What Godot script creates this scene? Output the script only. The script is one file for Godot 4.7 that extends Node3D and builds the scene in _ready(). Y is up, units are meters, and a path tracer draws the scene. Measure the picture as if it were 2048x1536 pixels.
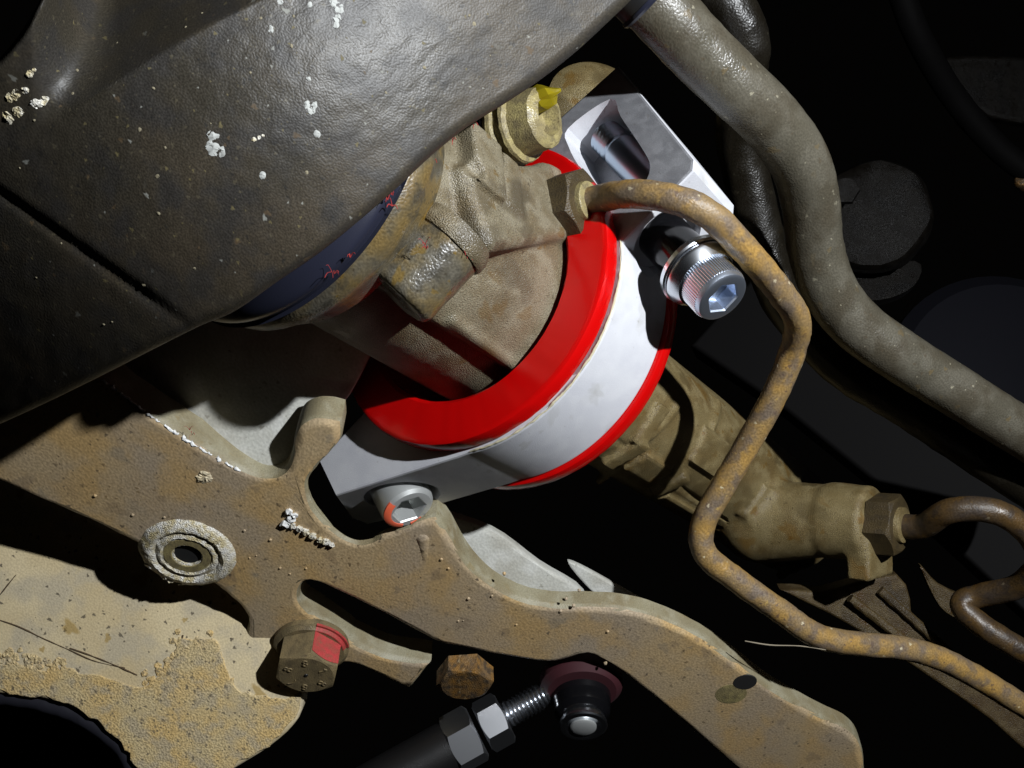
extends Node3D
# Close-up under a car: an aluminium clamp with a red bushing round a power steering rack.
# All shapes are worked out in millimetres and stored in metres.

const FOCAL := 2110.0                       # photo pixels (2048 x 1536)
const RC := Vector3(-10.886, 23.353, -267.636)   # centre of the bushing's front face
const AX := Vector3(0.566633, -0.350259, -0.745819)  # rack axis
const AM := Vector3(-0.696103, -0.687797, -0.205851) # along the clamp, towards its lower foot
const AB := Vector3(0.440871, -0.635809, 0.633545)   # along the clamp's bolts, out of it
const LAMP := Vector3(190, 120, 20)
var M := {}
var used := {}
var rng := RandomNumberGenerator.new()
var lump := FastNoiseLite.new()

# ---------------------------------------------------------------- places
func P(u: float, v: float, d: float) -> Vector3:
	return Vector3((u - 1024.0) * d / FOCAL, (768.0 - v) * d / FOCAL, -d)
func ray(u: float, v: float) -> Vector3:
	return Vector3((u - 1024.0) / FOCAL, (768.0 - v) / FOCAL, -1.0)
func L(m: float, b: float, k: float) -> Vector3:
	return RC + AM * m + AB * b + AX * k
func on_plane(u: float, v: float, at: Vector3, n: Vector3) -> Vector3:
	var r := ray(u, v)
	return r * (n.dot(at) / n.dot(r))
func on_rack(u: float, v: float, R: float, base := RC) -> Vector3:
	var r := ray(u, v)
	var dp := r - AX * r.dot(AX)
	var o := -base
	var op := o - AX * o.dot(AX)
	var A := dp.dot(dp)
	var B := 2.0 * dp.dot(op)
	var disc := B * B - 4.0 * A * (op.dot(op) - R * R)
	return r * ((-B - sqrt(maxf(disc, 0.0))) / (2.0 * A))

# ---------------------------------------------------------------- meshes (lists of triangles, in mm)
func solid(t: PackedVector3Array) -> PackedVector3Array:
	var vol := 0.0
	var o := t[0]
	for i in range(0, t.size(), 3):
		vol += (t[i] - o).dot((t[i + 1] - o).cross(t[i + 2] - o))
	if vol > 0.0:
		for i in range(0, t.size(), 3):
			var x := t[i + 1]
			t[i + 1] = t[i + 2]
			t[i + 2] = x
	return t

func make_mesh(t: PackedVector3Array, origin: Vector3, crease := 35.0) -> ArrayMesh:
	var n := t.size() / 3
	var fn := PackedVector3Array()
	var un := PackedVector3Array()
	fn.resize(n)
	un.resize(n)
	var at := {}
	for i in n:
		var c := (t[i * 3 + 2] - t[i * 3]).cross(t[i * 3 + 1] - t[i * 3])
		fn[i] = c
		un[i] = c.normalized()
		for j in 3:
			var k := Vector3i((t[i * 3 + j] * 100.0).round())
			if at.has(k):
				at[k].append(i)
			else:
				at[k] = PackedInt32Array([i])
	var lim := cos(deg_to_rad(crease))
	var nn := PackedVector3Array()
	var vv := PackedVector3Array()
	nn.resize(n * 3)
	vv.resize(n * 3)
	for i in n:
		for j in 3:
			var p := t[i * 3 + j]
			var s := Vector3.ZERO
			for f in at[Vector3i((p * 100.0).round())]:
				if un[f].dot(un[i]) > lim:
					s += fn[f]
			nn[i * 3 + j] = s.normalized() if s.length_squared() > 1e-12 else un[i]
			vv[i * 3 + j] = (p - origin) * 0.001
	var a := []
	a.resize(Mesh.ARRAY_MAX)
	a[Mesh.ARRAY_VERTEX] = vv
	a[Mesh.ARRAY_NORMAL] = nn
	var m := ArrayMesh.new()
	m.add_surface_from_arrays(Mesh.PRIMITIVE_TRIANGLES, a)
	return m

# closed or open grid of rows -> triangles
func grid(rows: Array, wrap_u := false, wrap_v := false) -> PackedVector3Array:
	var t := PackedVector3Array()
	var nr := rows.size()
	var nc: int = rows[0].size()
	for i in (nr if wrap_u else nr - 1):
		var r0: PackedVector3Array = rows[i]
		var r1: PackedVector3Array = rows[(i + 1) % nr]
		for j in (nc if wrap_v else nc - 1):
			var k := (j + 1) % nc
			t.append_array([r0[j], r1[j], r1[k], r0[j], r1[k], r0[k]])
	return t

func fan(row: PackedVector3Array, c: Vector3, flip: bool) -> PackedVector3Array:
	var t := PackedVector3Array()
	for j in row.size():
		var k := (j + 1) % row.size()
		if flip:
			t.append_array([row[k], row[j], c])
		else:
			t.append_array([row[j], row[k], c])
	return t

func frame(d: Vector3) -> Basis:
	var z := d.normalized()
	var x := (Vector3.UP if absf(z.y) < 0.9 else Vector3.RIGHT).cross(z).normalized()
	return Basis(x, z.cross(x), z)

# surface of revolution: prof = [[t, r], ...] along d from o
func lathe(o: Vector3, d: Vector3, prof: Array, segs := 40, ring := false) -> PackedVector3Array:
	var f := frame(d)
	var rows := []
	for q in prof:
		var row := PackedVector3Array()
		for s in segs:
			var th := TAU * s / segs
			row.append(o + f.z * q[0] + (f.x * cos(th) + f.y * sin(th)) * maxf(q[1], 0.0))
		rows.append(row)
	var t := grid(rows, ring, true)
	if not ring:
		t.append_array(fan(rows[0], o + f.z * prof[0][0], false))
		t.append_array(fan(rows[-1], o + f.z * prof[-1][0], true))
	return solid(t)

func hex_r(th: float, apothem: float) -> float:
	var x := fposmod(th, PI / 3.0) - PI / 6.0
	return apothem / cos(x)

# hexagon nut or head with a chamfered top, optional round hole row at the end
func hexagon(o: Vector3, d: Vector3, apothem: float, h: float, turn := 0.0, both := false) -> PackedVector3Array:
	var f := frame(d)
	var n := 60
	var rows := []
	var rc := apothem * 0.95
	for lev in ([0, 1, 2, 3] if both else [1, 2, 3]):
		var row := PackedVector3Array()
		for s in n:
			var th := TAU * s / n
			var r := hex_r(th, apothem)
			var drop := (r - rc) * 0.6
			var rr := r
			var y := 0.0
			if lev == 0:
				rr = rc
			elif lev == 1:
				y = drop if both else 0.0
			elif lev == 2:
				y = h - drop
			else:
				rr = rc
				y = h
			row.append(o + f.z * y + (f.x * cos(th + turn) + f.y * sin(th + turn)) * rr)
		rows.append(row)
	var t := grid(rows, false, true)
	t.append_array(fan(rows[0], o, false))
	t.append_array(fan(rows[-1], o + f.z * h, true))
	return solid(t)

# round head with a hexagon socket: prof runs from the base to the socket's rim
func socket_head(o: Vector3, d: Vector3, prof: Array, apothem: float, depth: float, turn := 0.0, segs := 60) -> PackedVector3Array:
	var f := frame(d)
	var rows := []
	for q in prof:
		var row := PackedVector3Array()
		for s in segs:
			var th := TAU * s / segs
			row.append(o + f.z * q[0] + (f.x * cos(th) + f.y * sin(th)) * q[1])
		rows.append(row)
	var top: float = prof[-1][0]
	for y in [top, top - 0.35, top - depth]:
		var row := PackedVector3Array()
		for s in segs:
			var th := TAU * s / segs
			var r := hex_r(th - turn, apothem + (0.3 if y == top else 0.0))
			row.append(o + f.z * y + (f.x * cos(th) + f.y * sin(th)) * r)
		rows.append(row)
	var t := grid(rows, false, true)
	t.append_array(fan(rows[0], o + f.z * prof[0][0], false))
	t.append_array(fan(rows[-1], o + f.z * (top - depth - 1.0), true))
	return solid(t)

func spline(pts: Array, sub: int) -> Array:
	var out := []
	for i in pts.size() - 1:
		var a = pts[maxi(i - 1, 0)]
		var b = pts[i]
		var c = pts[i + 1]
		var d = pts[mini(i + 2, pts.size() - 1)]
		for s in sub:
			var t := float(s) / sub
			var t2 := t * t
			var t3 := t2 * t
			out.append((b * 2.0 + (c - a) * t + (a * 2.0 - b * 5.0 + c * 4.0 - d) * t2 + (b * 3.0 - a - c * 3.0 + d) * t3) * 0.5)
	out.append(pts[-1])
	return out

# bent tube with a lumpy skin
func tube(path: Array, r0: float, r1: float, segs := 24, rough := 0.0, sub := 10) -> PackedVector3Array:
	var c := spline(path, sub)
	var rows := []
	var x := Vector3.ZERO
	for i in c.size():
		var d: Vector3 = (c[mini(i + 1, c.size() - 1)] - c[maxi(i - 1, 0)]).normalized()
		if i == 0:
			x = frame(d).x
		x = (x - d * x.dot(d)).normalized()
		var y := d.cross(x)
		var row := PackedVector3Array()
		var r := lerpf(r0, r1, float(i) / (c.size() - 1))
		for s in segs:
			var th := TAU * s / segs
			var q: Vector3 = x * cos(th) + y * sin(th)
			var p: Vector3 = c[i] + q * r
			row.append(p + q * rough * lump.get_noise_3dv(p * 0.35))
		rows.append(row)
	var t := grid(rows, false, true)
	t.append_array(fan(rows[0], c[0], false))
	t.append_array(fan(rows[-1], c[-1], true))
	return solid(t)

# closed outline in pixels -> smooth, evenly spaced outline
func smooth_outline(px: Array, sub := 4, sharp := []) -> PackedVector2Array:
	var out := PackedVector2Array()
	var n := px.size()
	for i in n:
		var b: Vector2 = px[i]
		var c: Vector2 = px[(i + 1) % n]
		var a: Vector2 = px[(i + n - 1) % n]
		var d: Vector2 = px[(i + 2) % n]
		if i in sharp:
			a = b
		if (i + 1) % n in sharp:
			d = c
		for s in sub:
			var t := float(s) / sub
			var t2 := t * t
			var t3 := t2 * t
			out.append((b * 2.0 + (c - a) * t + (a * 2.0 - b * 5.0 + c * 4.0 - d) * t2 + (b * 3.0 - a - c * 3.0 + d) * t3) * 0.5)
	var res := PackedVector2Array()
	for p in out:
		if res.is_empty() or res[-1].distance_to(p) > 0.6:
			res.append(p)
	return res

# plate: an outline on a plane, thickness and a rounded front edge. back = its extrusion
func plate(px: Array, at: Vector3, n: Vector3, back: Vector3, bevel: float, sub := 4, sharp := [], rough := 0.0) -> PackedVector3Array:
	var f := frame(n)
	var o2 := PackedVector2Array()
	for q in px:
		var p: Vector3 = on_plane(q.x, q.y, at, n) - at
		o2.append(Vector2(p.dot(f.x), p.dot(f.y)))
	o2 = smooth_outline(Array(o2), sub, sharp)
	return plate2(o2, at, f, back, bevel, rough)

func inset(o2: PackedVector2Array, by: float, cw: float) -> PackedVector2Array:
	var out := PackedVector2Array()
	var n := o2.size()
	for i in n:
		var e0 := (o2[i] - o2[(i + n - 1) % n]).normalized()
		var e1 := (o2[(i + 1) % n] - o2[i]).normalized()
		var nn := (Vector2(-e0.y, e0.x) + Vector2(-e1.y, e1.x)).normalized() * cw
		var k := 1.0 / clampf(sqrt((1.0 + e0.dot(e1)) * 0.5), 0.6, 1.0)
		out.append(o2[i] + nn * by * k)
	if by > 0.8:
		for pass_ in 4:
			var o := out.duplicate()
			for i in n:
				var q := (o[(i + 1) % n] + o[(i + n - 1) % n]) * 0.5
				if q.distance_to(o[i]) < by * 0.7:
					out[i] = o[i].lerp(q, 0.5)
	return out

func plate2(o2: PackedVector2Array, at: Vector3, f: Basis, back: Vector3, bevel: float, rough := 0.0, both := false) -> PackedVector3Array:
	var area := 0.0
	for i in o2.size():
		area += o2[i].cross(o2[(i + 1) % o2.size()])
	var cw := 1.0 if area > 0.0 else -1.0
	var T := back.length()
	var steps := 5 if bevel > 1.0 else 2
	var rows := []
	var lev := []
	for k in steps + 1:
		var th := PI / 2.0 * k / steps
		lev.append([bevel * (1.0 - sin(th)), bevel * (1.0 - cos(th))])
	if both:
		for k in steps + 1:
			var th := PI / 2.0 * (steps - k) / steps
			lev.append([bevel * (1.0 - sin(th)), T - bevel * (1.0 - cos(th))])
	else:
		lev.append([0.0, T * 0.5])
		lev.append([0.0, T])
	var first := PackedVector2Array()
	for q in lev:
		var row := PackedVector3Array()
		var ring := inset(o2, q[0], cw) if q[0] > 0.0 else o2
		if first.is_empty():
			first = ring
		for p in ring:
			var w: Vector3 = at + f.x * p.x + f.y * p.y + back * (q[1] / T)
			if rough > 0.0 and rows.size() > 0:
				w += f.z * rough * lump.get_noise_3dv(w * 0.25) + back.normalized() * rough * lump.get_noise_3dv(w * 0.3 + Vector3(50, 0, 0))
			row.append(w)
		rows.append(row)
	var t := grid(rows, false, true)
	var tri := Geometry2D.triangulate_polygon(first)
	if tri.is_empty():
		tri = Geometry2D.triangulate_polygon(o2)
	if tri.is_empty():
		push_warning("outline could not be filled")
	for i in range(0, tri.size(), 3):
		t.append_array([rows[0][tri[i]], rows[0][tri[i + 1]], rows[0][tri[i + 2]]])
	tri = Geometry2D.triangulate_polygon(inset(o2, lev[-1][0], cw) if lev[-1][0] > 0.0 else o2)
	for i in range(0, tri.size(), 3):
		t.append_array([rows[-1][tri[i]], rows[-1][tri[i + 1]], rows[-1][tri[i + 2]]])
	# make the caps wind like the walls
	var wall := (rows.size() - 1) * o2.size() * 6
	return orient(t, wall)

func orient(t: PackedVector3Array, wall: int) -> PackedVector3Array:
	var edges := {}
	for i in range(0, wall, 3):
		for j in 3:
			edges[[Vector3i((t[i + j] * 100.0).round()), Vector3i((t[i + (j + 1) % 3] * 100.0).round())]] = 1
	for part in 2:
		var half := (t.size() - wall) / 6 * 3
		var a := wall if part == 0 else wall + half
		var b := wall + half if part == 0 else t.size()
		var same := 0
		for i in range(a, b, 3):
			for j in 3:
				var k := [Vector3i((t[i + j] * 100.0).round()), Vector3i((t[i + (j + 1) % 3] * 100.0).round())]
				if edges.has(k):
					same += 1
				elif edges.has([k[1], k[0]]):
					same -= 1
		if same > 0:
			for i in range(a, b, 3):
				var x := t[i + 1]
				t[i + 1] = t[i + 2]
				t[i + 2] = x
	return solid(t)

# an uneven skin: every point moves by noise
func roughen(t: PackedVector3Array, amp: float, freq: float) -> PackedVector3Array:
	for i in t.size():
		var p := t[i] * freq
		t[i] += Vector3(lump.get_noise_3dv(p), lump.get_noise_3dv(p + Vector3(40, 0, 0)), lump.get_noise_3dv(p + Vector3(0, 40, 0))) * amp
	return t

# the triangles of t that face n within the given cosine, and the rest
func facing(t: PackedVector3Array, n: Vector3, least: float) -> Array:
	var a := PackedVector3Array()
	var b := PackedVector3Array()
	for i in range(0, t.size(), 3):
		var c := (t[i + 2] - t[i]).cross(t[i + 1] - t[i]).normalized()
		var into := a if c.dot(n) > least else b
		into.append_array([t[i], t[i + 1], t[i + 2]])
	return [a, b]

# an outline in pixels made ragged
func jag(px: Array, by: float) -> Array:
	var out := []
	for i in px.size():
		var a: Vector2 = px[i]
		var b: Vector2 = px[(i + 1) % px.size()]
		for k in 5:
			var p := a.lerp(b, k / 5.0)
			out.append(p + Vector2(lump.get_noise_2d(p.x * 0.12, p.y * 0.12), lump.get_noise_2d(p.x * 0.12 + 90.0, p.y * 0.12)) * by * 2.0)
	return out

# signed distances
func sd_capsule(p: Vector3, a: Vector3, b: Vector3, ra: float, rb: float) -> float:
	var ba := b - a
	var h := clampf((p - a).dot(ba) / ba.length_squared(), 0.0, 1.0)
	return (p - a - ba * h).length() - lerpf(ra, rb, h)
func sd_rod(p: Vector3, a: Vector3, b: Vector3, r: float, round_by: float) -> float:
	var ba := b - a
	var l := ba.length()
	var z := ba / l
	var q := p - a
	var t := q.dot(z)
	var x := (q - z * t).length() - r + round_by
	var y := absf(t - l * 0.5) - l * 0.5 + round_by
	return minf(maxf(x, y), 0.0) + Vector2(maxf(x, 0.0), maxf(y, 0.0)).length() - round_by
func sd_box(p: Vector3, f: Basis, at: Vector3, half: Vector3, r: float) -> float:
	var q := p - at
	var d := Vector3(absf(q.dot(f.x)), absf(q.dot(f.y)), absf(q.dot(f.z))) - half + Vector3(r, r, r)
	return d.max(Vector3.ZERO).length() + minf(maxf(d.x, maxf(d.y, d.z)), 0.0) - r
func smin(a: float, b: float, k: float) -> float:
	var h := maxf(k - absf(a - b), 0.0) / k
	return minf(a, b) - h * h * k * 0.25
func smax(a: float, b: float, k: float) -> float:
	return -smin(-a, -b, k)

# surface nets, visiting only the blocks near the surface
func nets(f: Callable, lo: Vector3, hi: Vector3, cell: float, fb := Basis.IDENTITY, fo := Vector3.ZERO) -> PackedVector3Array:
	var B := 5
	var nb := Vector3i(((hi - lo) / (cell * B)).ceil())
	var n := nb * B + Vector3i.ONE
	var val := PackedFloat32Array()
	val.resize(n.x * n.y * n.z)
	val.fill(1e9)
	var active := []
	var reach := cell * B * 0.87 * 1.35
	for bx in nb.x:
		for by in nb.y:
			for bz in nb.z:
				var c := lo + Vector3(bx + 0.5, by + 0.5, bz + 0.5) * (cell * B)
				var q := fo + fb * c
				if absf(f.call(q)) < reach:
					active.append(Vector3i(bx, by, bz) * B)
	for o in active:
		for x in range(o.x, o.x + B + 1):
			for y in range(o.y, o.y + B + 1):
				var at: int = (x * n.y + y) * n.z + o.z
				for z in range(o.z, o.z + B + 1):
					if val[at] > 1e8:
						val[at] = f.call(fo + fb * (lo + Vector3(x, y, z) * cell))
					at += 1
	var sx := n.y * n.z
	var sy := n.z
	var offs := [0, 1, sy, sy + 1, sx, sx + 1, sx + sy, sx + sy + 1]
	var pos := [Vector3(0, 0, 0), Vector3(0, 0, 1), Vector3(0, 1, 0), Vector3(0, 1, 1), Vector3(1, 0, 0), Vector3(1, 0, 1), Vector3(1, 1, 0), Vector3(1, 1, 1)]
	var ed := [[0, 1], [0, 2], [0, 4], [1, 3], [1, 5], [2, 3], [2, 6], [3, 7], [4, 5], [4, 6], [5, 7], [6, 7]]
	var vert := {}
	for o in active:
		for x in range(o.x, o.x + B):
			for y in range(o.y, o.y + B):
				for z in range(o.z, o.z + B):
					var at: int = (x * n.y + y) * n.z + z
					var neg := 0
					for k in 8:
						if val[at + offs[k]] < 0.0:
							neg += 1
					if neg == 0 or neg == 8:
						continue
					var s := Vector3.ZERO
					var c := 0
					for e in ed:
						var va := val[at + offs[e[0]]]
						var vb := val[at + offs[e[1]]]
						if (va < 0.0) != (vb < 0.0):
							s += pos[e[0]].lerp(pos[e[1]], va / (va - vb))
							c += 1
					vert[at] = fo + fb * (lo + (Vector3(x, y, z) + s / c) * cell)
	var t := PackedVector3Array()
	for at in vert:
		for axis in 3:
			var step: int = [sx, sy, 1][axis]
			var u: int = [sy, 1, sx][axis]
			var v: int = [1, sx, sy][axis]
			var a := val[at]
			var b := val[at + step]
			if (a < 0.0) == (b < 0.0) or b > 1e8:
				continue
			if not (vert.has(at - u) and vert.has(at - v) and vert.has(at - u - v)):
				continue
			var p0: Vector3 = vert[at]
			var p1: Vector3 = vert[at - u]
			var p2: Vector3 = vert[at - u - v]
			var p3: Vector3 = vert[at - v]
			if a < 0.0:
				t.append_array([p0, p2, p1, p0, p3, p2])
			else:
				t.append_array([p0, p1, p2, p0, p2, p3])
	return solid(t)

# ---------------------------------------------------------------- nodes
func numbered(called: String) -> String:
	var k: int = used.get(called, -1) + 1
	used[called] = k
	return called if k == 0 else "%s_%03d" % [called, k]

func tag(o: Node3D, label: String, category: String, group := "", kind := "") -> void:
	o.set_meta("label", label)
	o.set_meta("category", category)
	if group:
		o.set_meta("group", group)
	if kind:
		o.set_meta("kind", kind)

func thing(called: String, label: String, category: String, at: Vector3, group := "") -> Node3D:
	var o := Node3D.new()
	o.name = numbered(called)
	o.position = at * 0.001
	o.set_meta("at", at)
	add_child(o, true)
	tag(o, label, category, group)
	return o

func part(called: String, t: PackedVector3Array, m: Material, parent: Node3D, crease := 35.0, label := "") -> MeshInstance3D:
	var o := MeshInstance3D.new()
	o.name = called
	var at: Vector3 = parent.get_meta("at") if parent.has_meta("at") else Vector3.ZERO
	o.mesh = make_mesh(t, at, crease)
	o.material_override = m
	o.set_meta("at", at)
	parent.add_child(o, true)
	if label:
		o.set_meta("label", label)
	return o

func one(called: String, t: PackedVector3Array, m: Material, at: Vector3, label: String, category: String, group := "", crease := 35.0) -> MeshInstance3D:
	var o := MeshInstance3D.new()
	o.name = numbered(called)
	o.position = at * 0.001
	o.mesh = make_mesh(t, at, crease)
	o.material_override = m
	o.set_meta("at", at)
	add_child(o, true)
	tag(o, label, category, group)
	return o

# ---------------------------------------------------------------- materials
func noise_bytes(size: int, seed_: int, cycles: float, octaves: int, kind := FastNoiseLite.TYPE_SIMPLEX_SMOOTH) -> PackedByteArray:
	var n := FastNoiseLite.new()
	n.seed = seed_
	n.noise_type = kind
	n.frequency = cycles / size
	n.fractal_octaves = octaves
	if octaves == 1:
		n.fractal_type = FastNoiseLite.FRACTAL_NONE
	return n.get_seamless_image(size, size, false, false, 0.2).get_data()

# colours in sRGB; mix: three tones laid over each other by a broad and a middle pattern
# stamps: [count, r_min, r_max, colour, height, strength, roughness]
func surface_maps(size: int, seed_: int, tones: Array, cyc: Array, grain: float, bump_grain: float, stamps: Array, rough := [0.5, 0.8], streak := 0.0) -> Dictionary:
	var g := RandomNumberGenerator.new()
	g.seed = seed_
	var n1 := noise_bytes(size, seed_, cyc[0], 4)
	var n2 := noise_bytes(size, seed_ + 7, cyc[1], 4)
	var n3 := noise_bytes(size, seed_ + 13, cyc[2], 2)
	var col := PackedByteArray()
	col.resize(size * size * 3)
	var hgt := PackedByteArray()
	hgt.resize(size * size)
	var rgh := PackedByteArray()
	rgh.resize(size * size)
	var c0: Color = tones[0]
	var c1: Color = tones[1]
	var c2: Color = tones[2]
	var lut := []
	for i in 256:
		lut.append(smoothstep(60.0, 195.0, float(i)))
	for i in size * size:
		var a: float = lut[n1[i]]
		var b: float = lut[n2[i]]
		var f := float(n3[i]) - 127.5
		var k := 1.0 + grain * f / 127.5
		var r := (c0.r + (c1.r - c0.r) * a)
		var gg := (c0.g + (c1.g - c0.g) * a)
		var bb := (c0.b + (c1.b - c0.b) * a)
		var w := b * b * 0.8
		col[i * 3] = clampi(int((r + (c2.r - r) * w) * k * 255.0), 0, 255)
		col[i * 3 + 1] = clampi(int((gg + (c2.g - gg) * w) * k * 255.0), 0, 255)
		col[i * 3 + 2] = clampi(int((bb + (c2.b - bb) * w) * k * 255.0), 0, 255)
		hgt[i] = clampi(int(110.0 + f * bump_grain + (n2[i] - 127) * 0.015), 0, 255)
		rgh[i] = clampi(int(lerpf(rough[0], rough[1], a * 0.6 + b * 0.4) * 255.0 + f * 0.12), 5, 255)
	for s in stamps:
		var c: Color = s[3]
		for q in s[0]:
			var rad := lerpf(s[1], s[2], pow(g.randf(), 2.5))
			var cx := g.randf() * size
			var cy := g.randf() * size
			var ph := g.randf() * TAU
			var el := 1.0 + g.randf() * 0.9
			var ir := int(rad * 1.9) + 1
			var ca := cos(ph)
			var sa := sin(ph)
			var p1 := g.randf() * TAU
			for dy in range(-ir, ir + 1):
				for dx in range(-ir, ir + 1):
					var x := (dx * ca + dy * sa) / el
					var y := -dx * sa + dy * ca
					var th := atan2(y, x)
					var e := rad * (1.0 + 0.22 * sin(th * 3.0 + p1) + 0.13 * sin(th * 5.0 + p1 * 2.0))
					var d := sqrt(x * x + y * y) / e
					if d > 1.0:
						continue
					var i := posmod(int(cy) + dy, size) * size + posmod(int(cx) + dx, size)
					var w: float = s[5] * minf(1.0, (1.0 - d) * 3.0)
					col[i * 3] = int(lerpf(col[i * 3], c.r * 255.0, w))
					col[i * 3 + 1] = int(lerpf(col[i * 3 + 1], c.g * 255.0, w))
					col[i * 3 + 2] = int(lerpf(col[i * 3 + 2], c.b * 255.0, w))
					hgt[i] = clampi(int(hgt[i] + s[4] * sqrt(1.0 - d)), 0, 255)
					if s[6] >= 0.0:
						rgh[i] = int(lerpf(rgh[i], s[6] * 255.0, w))
	return {
		"a": ImageTexture.create_from_image(Image.create_from_data(size, size, false, Image.FORMAT_RGB8, col)),
		"h": ImageTexture.create_from_image(Image.create_from_data(size, size, false, Image.FORMAT_L8, hgt)),
		"r": ImageTexture.create_from_image(Image.create_from_data(size, size, false, Image.FORMAT_L8, rgh)),
	}

func mapped(maps: Dictionary, tile: float, relief: float, tint := Color.WHITE, metal := 0.0, spec := 0.5) -> StandardMaterial3D:
	var m := StandardMaterial3D.new()
	m.albedo_color = tint
	m.albedo_texture = maps.a
	m.roughness = 1.0
	m.roughness_texture = maps.r
	m.metallic = metal
	m.metallic_specular = spec
	m.heightmap_enabled = true
	m.heightmap_texture = maps.h
	m.heightmap_scale = relief
	m.uv1_triplanar = true
	m.uv1_scale = Vector3.ONE / tile
	m.uv1_triplanar_sharpness = 4.0
	return m

func plain(c: Color, rough: float, metal := 0.0, spec := 0.5) -> StandardMaterial3D:
	var m := StandardMaterial3D.new()
	m.albedo_color = c
	m.roughness = rough
	m.metallic = metal
	m.metallic_specular = spec
	return m

func worn(c: Color, rough: float, metal: float, fine: Dictionary, tile: float, relief: float) -> StandardMaterial3D:
	var m := plain(c, rough, metal)
	m.heightmap_enabled = true
	m.heightmap_texture = fine.h
	m.heightmap_scale = relief
	m.uv1_triplanar = true
	m.uv1_scale = Vector3.ONE / tile
	return m

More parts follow.
